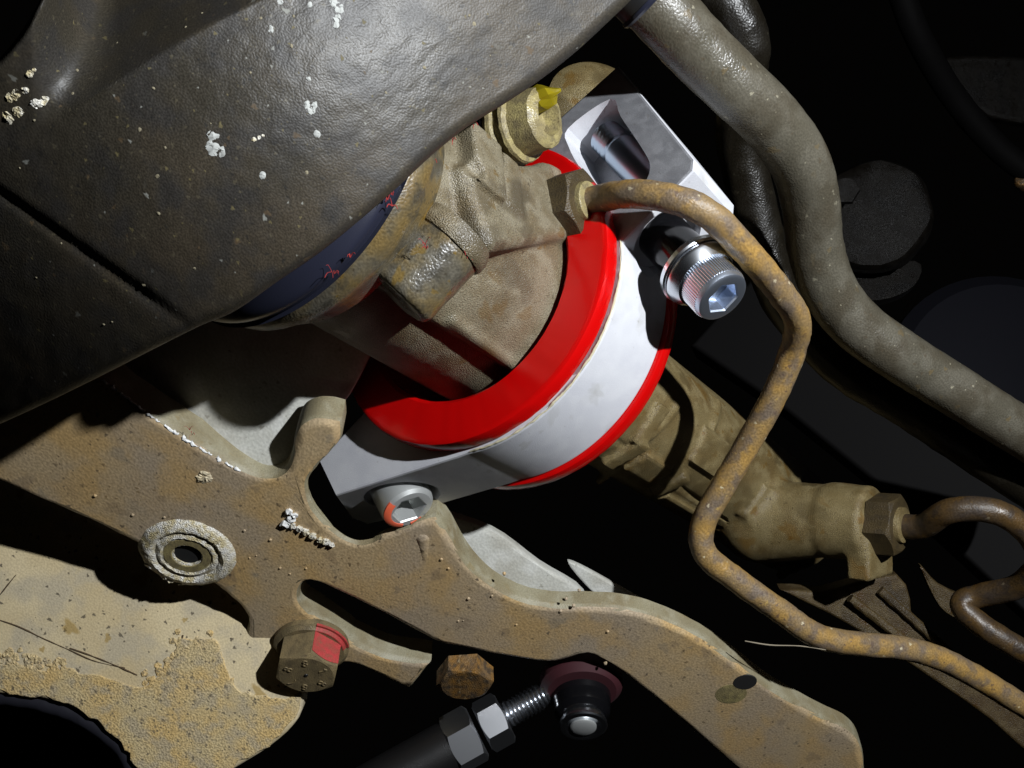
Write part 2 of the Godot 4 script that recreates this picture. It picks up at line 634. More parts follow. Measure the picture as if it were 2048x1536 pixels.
func build_materials() -> void:
	var c := func(r, g, b): return Color(r / 255.0, g / 255.0, b / 255.0)
	# dusty aluminium casting of the rack
	var k := surface_maps(768, 11, [c.call(138, 132, 116), c.call(118, 106, 82), c.call(152, 147, 132)], [3.0, 8.0, 150.0], 0.32, 0.95,
		[[2200, 0.8, 2.6, c.call(84, 76, 60), -22.0, 0.6, -1.0], [1500, 0.7, 2.2, c.call(192, 187, 170), 26.0, 0.65, 0.35], [240, 1.0, 4.5, c.call(66, 56, 40), -14.0, 0.6, -1.0], [34, 8.0, 34.0, c.call(120, 92, 46), 0.0, 0.5, 0.3], [16, 24.0, 64.0, c.call(92, 85, 70), 0.0, 0.55, 0.42]], [0.4, 0.66])
	M.cast = mapped(k, 0.06, 0.028, c.call(214, 208, 194), 0.0, 0.65)
	M.cast_dull = mapped(k, 0.06, 0.025, c.call(222, 206, 164))
	M.far_dimmed = mapped(k, 0.06, 0.03, c.call(44, 38, 31))  # darkened copy of the casting, stands in for lamp falloff far behind
	M.web = mapped(k, 0.06, 0.03, c.call(150, 132, 98))
	# oil-wet cast surface
	k = surface_maps(512, 12, [c.call(92, 88, 78), c.call(104, 86, 50), c.call(58, 55, 48)], [3.0, 6.0, 70.0], 0.2, 0.5,
		[[40, 3.0, 22.0, c.call(120, 92, 34), 4.0, 0.55, 0.14], [260, 1.0, 4.0, c.call(48, 43, 34), 14.0, 0.6, 0.2]], [0.2, 0.46])
	M.oily = mapped(k, 0.05, 0.014)
	# black painted control arm
	k = surface_maps(1024, 21, [c.call(52, 48, 40), c.call(62, 55, 44), c.call(46, 44, 42)], [2.0, 8.0, 200.0], 0.25, 0.6,
		[[1500, 0.8, 3.2, c.call(84, 78, 62), 14.0, 0.7, -1.0], [900, 1.0, 4.0, c.call(30, 30, 30), 14.0, 0.5, -1.0], [260, 1.0, 4.0, c.call(112, 102, 64), 14.0, 0.7, 0.8],
		[40, 2.0, 7.0, c.call(104, 80, 50), 6.0, 0.45, 0.9], [90, 1.5, 5.0, c.call(150, 152, 146), 16.0, 0.8, 0.8]], [0.44, 0.56])
	M.arm = mapped(k, 0.1, 0.009, Color.WHITE, 0.0, 0.44)
	# brown subframe
	k = surface_maps(1024, 31, [c.call(188, 165, 128), c.call(170, 153, 130), c.call(192, 158, 104)], [2.0, 5.0, 120.0], 0.16, 0.4,
		[[700, 1.0, 4.2, c.call(84, 70, 52), 42.0, 0.6, -1.0], [260, 1.5, 4.5, c.call(44, 38, 34), -26.0, 0.7, -1.0], [200, 1.0, 4.0, c.call(170, 150, 112), 24.0, 0.7, -1.0],
		[40, 6.0, 20.0, c.call(124, 118, 108), 4.0, 0.4, 0.5], [60, 5.0, 24.0, c.call(110, 96, 82), 2.0, 0.35, 0.5]], [0.34, 0.56])
	M.frame = mapped(k, 0.11, 0.016, Color.WHITE, 0.0, 0.7)
	k = surface_maps(512, 33, [c.call(140, 133, 108), c.call(122, 110, 82), c.call(154, 149, 128)], [3.0, 7.0, 110.0], 0.12, 0.4, [[200, 1.0, 4.0, c.call(110, 98, 70), 12.0, 0.5, -1.0], [60, 2.0, 9.0, c.call(132, 112, 70), 0.0, 0.4, -1.0]], [0.5, 0.75])
	M.flange = mapped(k, 0.06, 0.02)
	# sandy lower bracket
	k = surface_maps(768, 41, [c.call(224, 206, 166), c.call(208, 188, 146), c.call(194, 182, 156)], [2.0, 5.0, 110.0], 0.08, 0.3,
		[[420, 1.0, 4.5, c.call(88, 80, 66), -30.0, 0.75, -1.0], [300, 1.0, 2.6, c.call(214, 196, 150), 16.0, 0.6, -1.0], [30, 6.0, 26.0, c.call(158, 124, 56), 3.0, 0.5, -1.0]], [0.6, 0.85])
	M.sand = mapped(k, 0.09, 0.016)
	# pitted stained rim of that bracket
	k = surface_maps(512, 43, [c.call(200, 180, 136), c.call(204, 174, 116), c.call(176, 162, 134)], [3.0, 7.0, 60.0], 0.2, 0.7,
		[[900, 1.0, 4.5, c.call(92, 84, 70), -36.0, 0.6, -1.0]], [0.55, 0.85])
	M.pitted = mapped(k, 0.05, 0.026)
	# rusty hydraulic pipe
	k = surface_maps(512, 51, [c.call(152, 120, 66), c.call(124, 104, 74), c.call(98, 86, 76)], [3.0, 7.0, 60.0], 0.16, 0.35,
		[[240, 1.5, 6.0, c.call(78, 62, 54), 12.0, 0.6, 0.6], [160, 1.0, 4.0, c.call(176, 148, 84), 16.0, 0.6, 0.35], [30, 2.0, 6.0, c.call(200, 190, 160), 20.0, 0.8, 0.5]], [0.34, 0.6])
	M.pipe = mapped(k, 0.05, 0.02)
	M.pipe_dim = mapped(k, 0.05, 0.02, c.call(140, 134, 130))  # darker tint of the same rust, stands in for the torch beam falling off
	# greyish anti-roll bar
	k = surface_maps(768, 61, [c.call(80, 76, 65), c.call(70, 64, 52), c.call(92, 88, 77)], [3.0, 7.0, 90.0], 0.14, 0.35,
		[[160, 1.0, 5.0, c.call(176, 170, 146), 20.0, 0.6, 0.5], [130, 1.5, 6.0, c.call(78, 68, 54), 8.0, 0.6, -1.0], [22, 6.0, 22.0, c.call(104, 86, 54), 3.0, 0.5, -1.0]], [0.28, 0.46])
	M.bar = mapped(k, 0.07, 0.03)
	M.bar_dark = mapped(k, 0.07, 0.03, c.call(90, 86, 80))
	# aluminium
	k = surface_maps(512, 71, [c.call(196, 197, 202), c.call(190, 191, 197), c.call(201, 202, 206)], [3.0, 8.0, 200.0], 0.05, 0.5,
		[[60, 0.7, 1.8, c.call(130, 128, 120), -20.0, 0.5, -1.0], [22, 6.0, 26.0, c.call(158, 157, 152), 0.0, 0.35, -1.0], [16, 1.0, 3.0, c.call(120, 116, 104), 0.0, 0.4, -1.0]], [0.55, 0.68])
	M.alu = mapped(k, 0.05, 0.012, Color.WHITE, 0.0)
	M.fine = k
	k = surface_maps(512, 73, [c.call(172, 173, 178), c.call(150, 151, 156), c.call(184, 185, 190)], [3.0, 9.0, 120.0], 0.12, 0.4,
		[[60, 0.8, 1.8, c.call(90, 88, 84), -30.0, 0.6, -1.0], [50, 1.5, 7.0, c.call(120, 116, 104), 0.0, 0.35, -1.0]], [0.36, 0.5])
	M.brushed = mapped(k, 0.035, 0.01, Color.WHITE, 0.55)
	# black items
	M.boot = worn(c.call(38, 40, 54), 0.3, 0.0, k, 0.03, 0.006)
	M.boot.metallic_specular = 0.9
	M.rubber = plain(c.call(30, 30, 31), 0.45)
	M.sleeve = plain(c.call(14, 14, 16), 0.16)
	M.beam = plain(c.call(13, 12, 12), 0.7, 0.0, 0.2)
	M.darkmetal = worn(c.call(22, 21, 21), 0.42, 0.0, k, 0.04, 0.02)
	M.void_dark = plain(c.call(24, 23, 22), 0.8)
	M.blue_dark = plain(c.call(30, 30, 37), 0.75, 0.0, 0.3)
	# red polyurethane
	M.red = worn(c.call(190, 6, 6), 0.24, 0.0, k, 0.05, 0.003)
	M.red_rubber = plain(c.call(56, 14, 22), 0.7)  # darkened, the shade on the joint boot is put into the colour
	# fasteners
	M.chrome = plain(c.call(214, 218, 224), 0.24, 1.0)
	M.frosted = worn(c.call(206, 216, 232), 0.42, 1.0, k, 0.02, 0.01)
	M.darkchrome = plain(c.call(206, 208, 212), 0.34, 1.0)
	M.zinc = worn(c.call(196, 198, 196), 0.4, 0.6, k, 0.03, 0.006)
	M.zinc_blue = plain(c.call(176, 190, 204), 0.34, 1.0)
	k = surface_maps(256, 81, [c.call(112, 100, 74), c.call(128, 112, 80), c.call(96, 84, 62)], [3.0, 8.0, 60.0], 0.15, 0.5, [[60, 1.0, 4.0, c.call(74, 62, 46), -16.0, 0.6, -1.0]], [0.4, 0.6])
	M.bolt = mapped(k, 0.03, 0.02)
	M.nut = mapped(k, 0.03, 0.05, c.call(150, 144, 130))
	k = surface_maps(256, 83, [c.call(142, 104, 54), c.call(120, 96, 66), c.call(60, 52, 44)], [3.0, 6.0, 40.0], 0.2, 0.6, [[40, 1.0, 5.0, c.call(196, 176, 140), 14.0, 0.6, 0.3]], [0.3, 0.6])
	M.rusty = mapped(k, 0.02, 0.03, Color.WHITE, 0.2)
	M.pale = mapped(surface_maps(512, 85, [c.call(186, 186, 178), c.call(170, 168, 158), c.call(196, 196, 190)], [3.0, 7.0, 90.0], 0.07, 0.3, [[200, 1.0, 3.0, c.call(120, 116, 106), 10.0, 0.6, -1.0]], [0.6, 0.8]), 0.09, 0.02)
	M.grit = mapped(surface_maps(256, 87, [c.call(198, 194, 184), c.call(178, 164, 124), c.call(214, 212, 206)], [4.0, 9.0, 40.0], 0.2, 0.6, [[80, 1.0, 4.0, c.call(90, 80, 60), 20.0, 0.6, -1.0]], [0.35, 0.7]), 0.02, 0.05)
	M.paint_red = mapped(surface_maps(256, 91, [c.call(186, 62, 64), c.call(160, 56, 52), c.call(140, 74, 58)], [3.0, 9.0, 60.0], 0.2, 0.5, [[60, 1.0, 5.0, c.call(112, 92, 66), 0.0, 0.6, -1.0]], [0.5, 0.7]), 0.02, 0.015)
	M.paint_orange = plain(c.call(232, 104, 70), 0.5)
	M.paint_white = plain(c.call(168, 170, 166), 0.7)
	M.dust = plain(c.call(128, 120, 98), 0.8)
	M.crack = plain(c.call(84, 68, 48), 0.9)
	M.black = plain(c.call(8, 8, 8), 0.9)
	M.sealant = plain(c.call(226, 226, 224), 0.45)
	M.brass = mapped(surface_maps(256, 89, [c.call(154, 142, 96), c.call(132, 120, 84), c.call(108, 98, 72)], [3.0, 7.0, 40.0], 0.15, 0.5, [[40, 1.0, 4.0, c.call(80, 70, 50), 14.0, 0.6, -1.0]], [0.3, 0.6]), 0.02, 0.02)
	M.yellow = plain(c.call(134, 120, 22), 0.2)
	M.yellow.backlight_enabled = true
	M.yellow.backlight = Color(0.5, 0.45, 0.05)
	M.burr = plain(c.call(186, 180, 152), 0.7)
	M.lint = plain(c.call(150, 44, 40), 0.9)
	M.thread = plain(c.call(150, 140, 120), 0.9)

# ---------------------------------------------------------------- the scene
func _ready() -> void:
	rng.seed = 5
	lump.seed = 3
	lump.frequency = 0.6
	var cam := Camera3D.new()
	cam.name = "camera"
	cam.fov = rad_to_deg(2.0 * atan(768.0 / FOCAL))
	cam.near = 0.01
	cam.far = 20.0
	add_child(cam)
	cam.current = true
	var env := Environment.new()
	env.background_mode = Environment.BG_COLOR
	env.background_color = Color(0.012, 0.011, 0.01)
	env.tonemap_mode = Environment.TONE_MAPPER_LINEAR
	env.tonemap_exposure = 1.0
	env.sdfgi_enabled = true
	env.ssao_enabled = true
	env.ssil_enabled = true
	var we := WorldEnvironment.new()
	we.name = "world"
	we.environment = env
	add_child(we)
	# the hand torch that lights the photograph, held above and to the right of the lens
	var lamp := AreaLight3D.new()
	lamp.name = "torch_light"
	lamp.area_size = Vector2(0.007, 0.007)
	lamp.light_color = Color(0.97, 0.985, 1.0)
	lamp.light_energy = 0.23
	lamp.shadow_enabled = true
	add_child(lamp)
	lamp.look_at_from_position(LAMP * 0.001, P(1180, 720, 262) * 0.001)
	build_materials()
	subframe()
	behind()
	rack()
	clamp_set()
	control_arm()
	anti_roll_bar()
	pipes()
	lower_bracket()
	bolts()
	end_link()
	small_things()
	await get_tree().process_frame
	finish_strap()

func v2(a: Array) -> Array:
	var out := []
	for i in range(0, a.size(), 2):
		out.append(Vector2(a[i], a[i + 1]))
	return out

const SN := Vector3(0.0, -0.62, 0.785)
var SUB_AT := Vector3.ZERO
func sub(u: float, v: float, out := 0.0) -> Vector3:
	return on_plane(u, v, SUB_AT, SN.normalized()) + SN.normalized() * out

func subframe() -> void:
	SUB_AT = P(600, 1050, 276)
	var n := SN.normalized()
	var o := thing("subframe_member", "brown dirty subframe member with pale rounded top flange, running below the red bushing", "subframe", sub(400, 1150))
	var edge := v2([-90, 800, 60, 720, 190, 748, 250, 795, 330, 848, 420, 905, 480, 938, 530, 956, 568, 946, 582, 912, 588, 878, 602, 852, 636, 838, 682, 846,
		682, 882, 660, 910, 632, 940, 616, 962, 616, 985, 624, 1012, 640, 1036, 665, 1060, 692, 1080, 718, 1088, 745, 1084, 768, 1066, 800, 1058, 838, 1044, 872, 1036,
		900, 1075, 926, 1118, 960, 1155, 1010, 1188, 1060, 1208, 1120, 1216, 1180, 1216, 1240, 1220, 1300, 1233, 1370, 1262, 1430, 1296, 1480, 1332, 1530, 1372, 1590, 1408, 1650, 1440, 1696, 1462, 1722, 1492, 1730, 1540, 1720, 1620,
		1560, 1600, 1400, 1478, 1300, 1390, 1196, 1316, 1160, 1312, 1130, 1324, 1090, 1328, 1020, 1318, 890, 1292, 850, 1276, 740, 1216, 628, 1166, 606, 1170, 598, 1192, 605, 1216,
		640, 1240, 690, 1275, 710, 1290, 755, 1310, 790, 1320, 862, 1330, 820, 1382, 720, 1336, 690, 1328, 640, 1340, 590, 1340, 540, 1300, 514, 1296, 496, 1312, 486, 1280, 496, 1246, 478, 1214, 440, 1182, 408, 1160, 330, 1122, 262, 1084, 150, 1032, 0, 966, -90, 930])
	var sharp := [24, 39]
	for i in edge.size():
		if edge[i] in [Vector2(862, 1330), Vector2(820, 1382), Vector2(496, 1312), Vector2(682, 846), Vector2(-90, 800), Vector2(-90, 930), Vector2(872, 1036)]:
			sharp.append(i)
	var halves := facing(plate(edge, SUB_AT, n, -n * 9.0, 2.2, 4, sharp, 0.3), n, 0.72)
	part("pressed_face", halves[0], M.frame, o, 50.0)
	var fl: PackedVector3Array = halves[1]
	for i in fl.size():
		var dep := (SUB_AT - fl[i]).dot(n)
		if dep > 1.4:
			var bs := fl[i] + n * dep
			var u := 1024.0 - bs.x * FOCAL / bs.z
			var v := 768.0 + bs.y * FOCAL / bs.z
			if u > 880:
				fl[i] = bs - n * (1.4 + (dep - 1.4) * lerpf(1.0, 0.62, smoothstep(880.0, 1000.0, u)))
			if u > 605 and u < 862 and v > 935 and v < 1100:
				fl[i] = bs - n * 1.4
	part("top_flange", fl, M.flange, o, 50.0)
	# raised neck below the socket bolt
	var f := func(p: Vector3) -> float:
		var d := sd_capsule(p, sub(846, 1078, -2.6), sub(856, 1160, -1.4), 3.2, 1.0)
		return d + 0.2 * lump.get_noise_3dv(p * 0.5)
	var c0 := sub(780, 1100)
	part("raised_rib", nets(f, Vector3(-20, -16, -14), Vector3(20, 16, 14), 0.8, Basis.IDENTITY, c0), M.frame, o, 60.0)
	# worn, shiny bend line
	for i in 16:
		var f0 := i / 16.0
		var p0 := Vector2(205, 762).lerp(Vector2(486, 946), f0) + Vector2(0, 10.0 * sin(f0 * PI))
		var p1 := Vector2(205, 762).lerp(Vector2(486, 946), f0 + rng.randf_range(0.02, 0.075)) + Vector2(0, 10.0 * sin(f0 * PI))
		var w := rng.randf_range(0.2, 0.5)
		part("worn_edge", roughen(tube([sub(p0.x, p0.y, -0.3 - w * 0.5), sub((p0.x + p1.x) * 0.5, (p0.y + p1.y) * 0.5 + w * 4.0, -0.2 - w * 0.5), sub(p1.x, p1.y, -0.3 - w * 0.5)], w, w * 0.6, 7, 0.4, 4), 0.25, 2.0), M.sealant, o, 60.0)
	# welded nut collar
	var wc := sub(376, 1106)
	var nut := part("weld_nut", roughen(lathe(wc, n, [[-1.0, 13.4], [0.3, 12.6], [1.2, 11.2], [1.7, 9.8], [1.2, 9.0], [0.7, 8.4], [1.3, 7.7], [1.5, 7.0], [1.0, 6.6], [0.9, 4.2], [0.6, 3.7], [-6.0, 3.6]], 64), 0.4, 0.8), M.grit, o, 50.0)
	part("inner_face", lathe(wc + n * 0.9, n, [[0.0, 6.4], [0.25, 6.2], [0.25, 4.2], [0.0, 4.0]], 48, true), M.brass, nut, 40.0)
	part("painted_bore", lathe(wc + n * 0.12, n, [[-0.1, 3.55], [0.1, 3.55]], 32), M.black, nut, 30.0)  # flat black disc painting the dark bore, the face behind is closed
	for q in [[330, 1150, 1.4], [344, 1158, 1.1], [300, 1128, 1.2], [362, 1164, 1.0]]:
		part("frayed_sealer", roughen(lathe(sub(q[0], q[1], 0.2), n, [[-0.8, q[2] * 1.3], [0.2, q[2]], [0.7, q[2] * 0.4]], 9), 0.9, 1.6), M.grit, nut, 50.0)
	# flaking sealant
	for q in [[578, 1022, 1.1], [590, 1030, 1.0], [583, 1036, 1.2], [572, 1046, 1.5], [586, 1050, 1.0], [600, 1056, 0.9], [612, 1062, 1.1], [626, 1070, 1.2], [640, 1078, 0.9], [652, 1082, 1.3], [664, 1088, 0.8]]:
		var c := sub(q[0], q[1], 0.3)
		part("sealant_flake", roughen(lathe(c, (n + Vector3(rng.randf() - 0.5, rng.randf() - 0.5, 0) * 0.6).normalized(), [[-0.8, q[2] * 0.7], [0.1, q[2]], [0.5, q[2] * 0.7], [0.6, q[2] * 0.2]], 9), 0.7, 1.7), M.sealant if q[1] < 1050 else M.grit, o, 50.0)
	# drain hole, its dark inside painted as a flat disc, with a yellow smear
	part("painted_drain_hole", lathe(sub(1490, 1364, 0.05), n, [[-0.2, 3.6], [0.1, 3.5]], 24), M.void_dark, o)
	part("yellow_smear", lathe(sub(1462, 1388, -0.25), n, [[-0.2, 5.2], [0.3, 4.8], [0.45, 2.0]], 28), M.brass, o)
	# clod of dry mud
	part("mud_spot", roughen(lathe(sub(409, 955, -0.3), n, [[-0.3, 2.5], [0.3, 2.1], [0.5, 1.4], [0.6, 0.7]], 22), 0.8, 2.2), M.sand, o, 20.0)
	for i in 46:
		var u := rng.randf_range(60, 1250)
		var v := 950.0 + (u - 60) * 0.24 + rng.randf_range(-40, 110)
		if v > 925.0 + 0.43 * u or (u > 560 and u < 900 and v > 1150):
			continue
		var s := rng.randf_range(0.25, 0.6)
		part("grit_grain", lathe(sub(u, v, 0.0), n, [[-0.3, s], [s * 0.6, s * 0.7], [s * 0.8, s * 0.2]], 7), M.frame, o, 20.0)

func behind() -> void:
	# pale panel behind the subframe, outlined only where light falls on it
	var n := Vector3(0.05, -0.25, 0.96).normalized()
	var t := plate(v2([120, 640, 700, 640, 700, 790, 620, 840, 590, 900, 580, 930, 420, 1000, 120, 860]), P(400, 860, 266), n, -n * 4.0, 1.0)
	one("pale_sheet", t, M.pale, P(400, 860, 266), "pale grey metal sheet behind the subframe flange left of the red bushing", "sheet metal")
	t = plate(v2([872, 1030, 985, 1062, 1080, 1130, 1170, 1190, 1160, 1260, 960, 1200, 870, 1090]), P(1000, 1100, 308), n, -n * 4.0, 1.0)  # upper outline cut along the shadow, shade put into the shape
	one("pale_sheet", t, M.pale, P(1000, 1100, 308), "pale grey metal sheet behind the subframe below the clamp's strap", "sheet metal")
	t = plate(v2([1136, 1128, 1160, 1132, 1240, 1176, 1300, 1215, 1240, 1225, 1180, 1180]), P(1200, 1170, 326), n, -n * 2.0, 0.6)  # lit wedge of the same panel, cut out as its own piece
	one("lit_wedge", t, M.pale, P(1200, 1170, 326), "small pale wedge cut out as the lit part of the panel behind the subframe", "metal plate")
	# tan dusty cap above the clamp
	var ax := Vector3(0.1, 0.42, 0.9).normalized()
	t = lathe(P(1185, 200, 322), ax, [[-16.0, 15.0], [-2.0, 15.0], [1.5, 13.6], [3.5, 10.5], [4.6, 6.0], [5.0, 1.0]], 48)
	one("dusty_cap", t, M.cast_dull, P(1185, 200, 322), "round tan dusty cap half in shadow above the clamp's upper foot", "cap")
	# black box member
	n = Vector3(-0.3, 0.25, 0.92).normalized()
	t = plate(v2([1380, 690, 1500, 560, 1660, 620, 2090, 900, 2120, 1000, 2120, 1290, 1880, 1070, 1570, 820]), P(1700, 860, 420), n, -n * 20.0, 2.0, 1)
	one("box_member", t, M.beam, P(1700, 860, 420), "black flat member lying between the thick bar and the rack housing", "beam")
	# dim parts far behind, their dimness painted into the material
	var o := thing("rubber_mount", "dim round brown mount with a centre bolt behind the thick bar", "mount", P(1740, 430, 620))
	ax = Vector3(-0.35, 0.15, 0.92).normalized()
	part("body", roughen(lathe(P(1745, 430, 620), ax, [[-30.0, 26.0], [-12.0, 26.0], [-10.0, 33.0], [0.0, 33.0], [4.0, 31.0], [7.0, 24.0], [8.0, 10.0]], 40), 2.0, 0.06), M.far_dimmed, o)
	part("centre_bolt", hexagon(P(1690, 385, 600), ax, 7.0, 5.0), M.far_dimmed, o)
	part("foot", plate(v2([1660, 540, 1830, 520, 1830, 570, 1760, 600, 1650, 590]), P(1740, 560, 640), Vector3(0, 0.4, 0.9).normalized(), Vector3(0, -3, -8), 1.0), M.far_dimmed, o)
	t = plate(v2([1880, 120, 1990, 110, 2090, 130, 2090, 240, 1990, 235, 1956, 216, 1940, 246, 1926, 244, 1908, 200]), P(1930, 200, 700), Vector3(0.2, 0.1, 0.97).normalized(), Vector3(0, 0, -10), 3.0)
	one("casting_lug", t, M.far_dimmed, P(1930, 200, 700), "faint tan casting lug in the dark upper right corner", "casting")
	t = lathe(P(2010, 760, 700), Vector3(-0.1, 0.2, 0.97).normalized(), [[-40.0, 75.0], [-10.0, 75.0], [0.0, 66.0], [6.0, 40.0], [8.0, 5.0]], 48)
	one("rounded_cover", t, M.blue_dark, P(2010, 760, 700), "dim blue-black rounded cover at the right edge behind the thick bar", "cover")
	t = lathe(P(2046, 360, 600), Vector3(-0.5, 0.1, 0.86).normalized(), [[-6.0, 5.0], [0.0, 5.0], [2.0, 3.6], [2.6, 0.6]], 20)
	one("orange_plug", t, M.rusty, P(2046, 360, 600), "small orange rounded plug at the right edge in the dark", "plug")
	one("wiring_conduit", tube([P(1790, -60, 560), P(1830, 60, 570), P(1905, 190, 590), P(2000, 300, 600), P(2110, 380, 600)], 7.0, 7.0, 20, 0.3), M.beam, P(1900, 180, 590), "faint dark conduit crossing the black upper right corner", "conduit")
	# ribbed webs under the rack's far end
	n = Vector3(-0.1, -0.1, 1.0).normalized()
	t = plate(v2([1560, 1180, 1640, 1185, 1700, 1170, 1795, 1150, 1822, 1200, 1830, 1245, 1900, 1312, 2000, 1372, 2090, 1440, 2090, 1530, 1980, 1440, 1880, 1370, 1760, 1290, 1660, 1230]), P(1760, 1230, 372), n, -n * 8.0, 1.5, 2)
	o = thing("crossmember_web", "dull tan ribbed web below the far end of the rack housing", "bracket", P(1760, 1230, 372))
	part("plate", t, M.web, o)
	for q in [[1700, 1196, 1860, 1320], [1760, 1180, 1960, 1360]]:
		part("rib", tube([P(q[0], q[1], 370), P((q[0] + q[2]) * 0.5, (q[1] + q[3]) * 0.5, 370), P(q[2], q[3], 370)], 1.6, 1.6, 10, 0.3), M.web, o)
	t = plate(v2([1840, 1130, 1880, 1170, 1960, 1210, 1930, 1240, 1880, 1215]), P(1880, 1180, 400), n, -n * 3.0, 1.0)
	one("web_flap", t, M.web, P(1880, 1180, 400), "faint tan sheet flap left of the second pipe's lower bend", "metal plate")
	# dark blue shape at the lower left
	t = lathe(P(60, 1660, 380), Vector3(0.15, 0.25, 0.95).normalized(), [[-30.0, 52.0], [-6.0, 52.0], [0.0, 46.0], [5.0, 30.0], [6.0, 4.0]], 56)
	one("blue_cover", t, M.blue_dark, P(60, 1660, 380), "dark blue smooth rounded cover in the lower left corner", "cover")

func rack() -> void:
	var o := thing("steering_rack", "dusty cast steering rack housing held by the red bushing", "steering rack", RC)
	var nd := Vector3(0.80, 0.10, 0.59).normalized()
	var nb := P(1112, 418, 257)
	var plug_a := on_rack(912, 470, 30.5)
	var plug_b := on_rack(792, 596, 31.5)
	var up := [on_rack(845, 330, 29.0), on_rack(930, 310, 29.5), on_rack(1000, 345, 29.0), on_rack(1000, 322, 27.0), on_rack(985, 300, 27.0)]
	var boss_in := on_rack(880, 446, 25.0)
	var boss_out := nb - nd * 7.0
	var boss_f := Basis((boss_out - boss_in).normalized().cross(AX).normalized(), AX, Vector3.ZERO)
	boss_f = Basis(boss_f.x, (boss_out - boss_in).normalized().cross(boss_f.x), (boss_out - boss_in).normalized())
	var boss_c := (boss_in + boss_out) * 0.5
	var boss_l := boss_in.distance_to(boss_out) * 0.5
	var step_at := on_rack(948, 338, 29.0)
	var sn := (step_at - RC - AX * (step_at - RC).dot(AX)).normalized()
	var step_f := Basis(sn, AX.cross(sn).normalized(), AX)
	var win_a := on_rack(925, 308, 33.5)
	var win_b := on_rack(957, 338, 33.5)
	var lq := on_rack(960, 700, 28.7) - RC
	var th0 := atan2(lq.dot(AB), lq.dot(AM))
	var bars := [[on_rack(905, 640, 28.6), on_rack(1044, 742, 28.6), 0.9], [on_rack(930, 355, 28.5), on_rack(1010, 400, 29.0), 2.4], [on_rack(1140, 590, 27.6), on_rack(1050, 720, 28.2), 1.2]]
	var low_a := L(20.0, 17.0, -52.0)
	var low_b := L(20.0, 17.0, -2.0)
	var f := func(p: Vector3) -> float:
		var q := p - RC
		var k := q.dot(AX)
		var r := (q - AX * k).length()
		var th := atan2(q.dot(AB), q.dot(AM))
		var d := maxf(r - 28.7 + 2.3 * smoothstep(th0, th0 - 0.05, th), absf(k + 18.0) - 40.0) * 0.8
		d = smin(d, sd_box(p, boss_f, boss_c, Vector3(9.6, 9.6, boss_l), 2.4), 1.0)
		d = smin(d, sd_rod(p, nb - nd * 7.0, nb, 11.4, 1.2), 2.0)
		d = smin(d, sd_box(p, step_f, step_at, Vector3(4.6, 8.0, 5.4), 0.8), 0.8)
		d = smin(d, sd_box(p, step_f, step_at + AX * 11.0 - AB * 1.5, Vector3(4.0, 7.5, 3.0), 0.7), 0.8)
		d = smax(d, -sd_capsule(p, win_a, win_b, 2.4, 2.0), 0.8)
		d = smin(d, sd_capsule(p, up[3], up[4], 4.0, 4.0), 2.5)
		for b in bars:
			d = smin(d, sd_capsule(p, b[0], b[1], b[2], b[2]), 1.6)
		return d + 0.06 * lump.get_noise_3dv(p * 0.7)
	var fr := Basis(AM, AB, AX)
	part("valve_housing", nets(f, Vector3(-48, -40, -62), Vector3(40, 46, 28), 0.75, fr, RC), M.cast, o, 40.0)
	var g := func(p: Vector3) -> float:
		var d := sd_rod(p, plug_a, plug_b, 8.2, 1.6)
		return d + 0.3 * lump.get_noise_3dv(p * 0.7)
	part("adjuster_plug", nets(g, Vector3(-26, -26, -22), Vector3(26, 26, 22), 0.8, Basis.IDENTITY, (plug_a + plug_b) * 0.5), M.oily, o, 50.0)
	part("plug_seat_ring", lathe(plug_a, (plug_a - plug_b).normalized(), [[-3.0, 8.6], [-2.2, 9.0], [-0.6, 9.0], [1.4, 8.0]], 40), M.cast, o)
	part("wet_collar", lathe(RC - AX * 62.0, AX, [[0.0, 33.0], [3.0, 34.6], [6.0, 34.2], [9.0, 32.0], [14.0, 29.4]], 96), M.oily, o, 50.0)
	# bellows boot
	var prof := []
	for i in 28:
		var bx := -21.0 + i * 0.5
		prof.append([bx, 35.2 + 1.0 * cos(bx * 0.62) - 0.16 * maxf(0.0, -bx - 10.0)])
	prof.append([-7.4, 36.2])
	prof.append([-7.0, 34.0])
	part("bellows_boot", lathe(RC - AX * 55.0, AX, prof, 96), M.boot, o, 50.0)
	# far half of the rack tube
	var off := RC + AM * 1.8
	var slots := [[on_rack(1268, 932, 21.2, off), on_rack(1334, 972, 21.2, off), 1.5], [on_rack(1440, 1054, 21.2, off), on_rack(1504, 1092, 21.2, off), 1.5], [on_rack(1518, 1112, 21.2, off), on_rack(1566, 1142, 21.2, off), 1.3]]
	var seam := [on_rack(1232, 880, 21.3, off), on_rack(1660, 1190, 21.3, off)]
	var feats := [[on_rack(1434, 806, 21.0, off), on_rack(1424, 850, 21.1, off), 1.5], [on_rack(1598, 936, 21.0, off), on_rack(1590, 978, 21.1, off), 1.4], [on_rack(1478, 1022, 21.2, off), on_rack(1538, 1064, 21.2, off), 1.3], [on_rack(1538, 1064, 21.2, off), on_rack(1582, 1026, 21.2, off), 1.3],
		[on_rack(1352, 812, 21.1, off), on_rack(1300, 872, 21.3, off), 1.3], [on_rack(1265, 905, 21.2, off), on_rack(1200, 960, 21.2, off), 1.5], [on_rack(1340, 945, 21.2, off), on_rack(1300, 985, 21.2, off), 1.5], [on_rack(1562, 1150, 21.0, off), on_rack(1590, 1128, 21.1, off), 2.0]]
	var pads := []
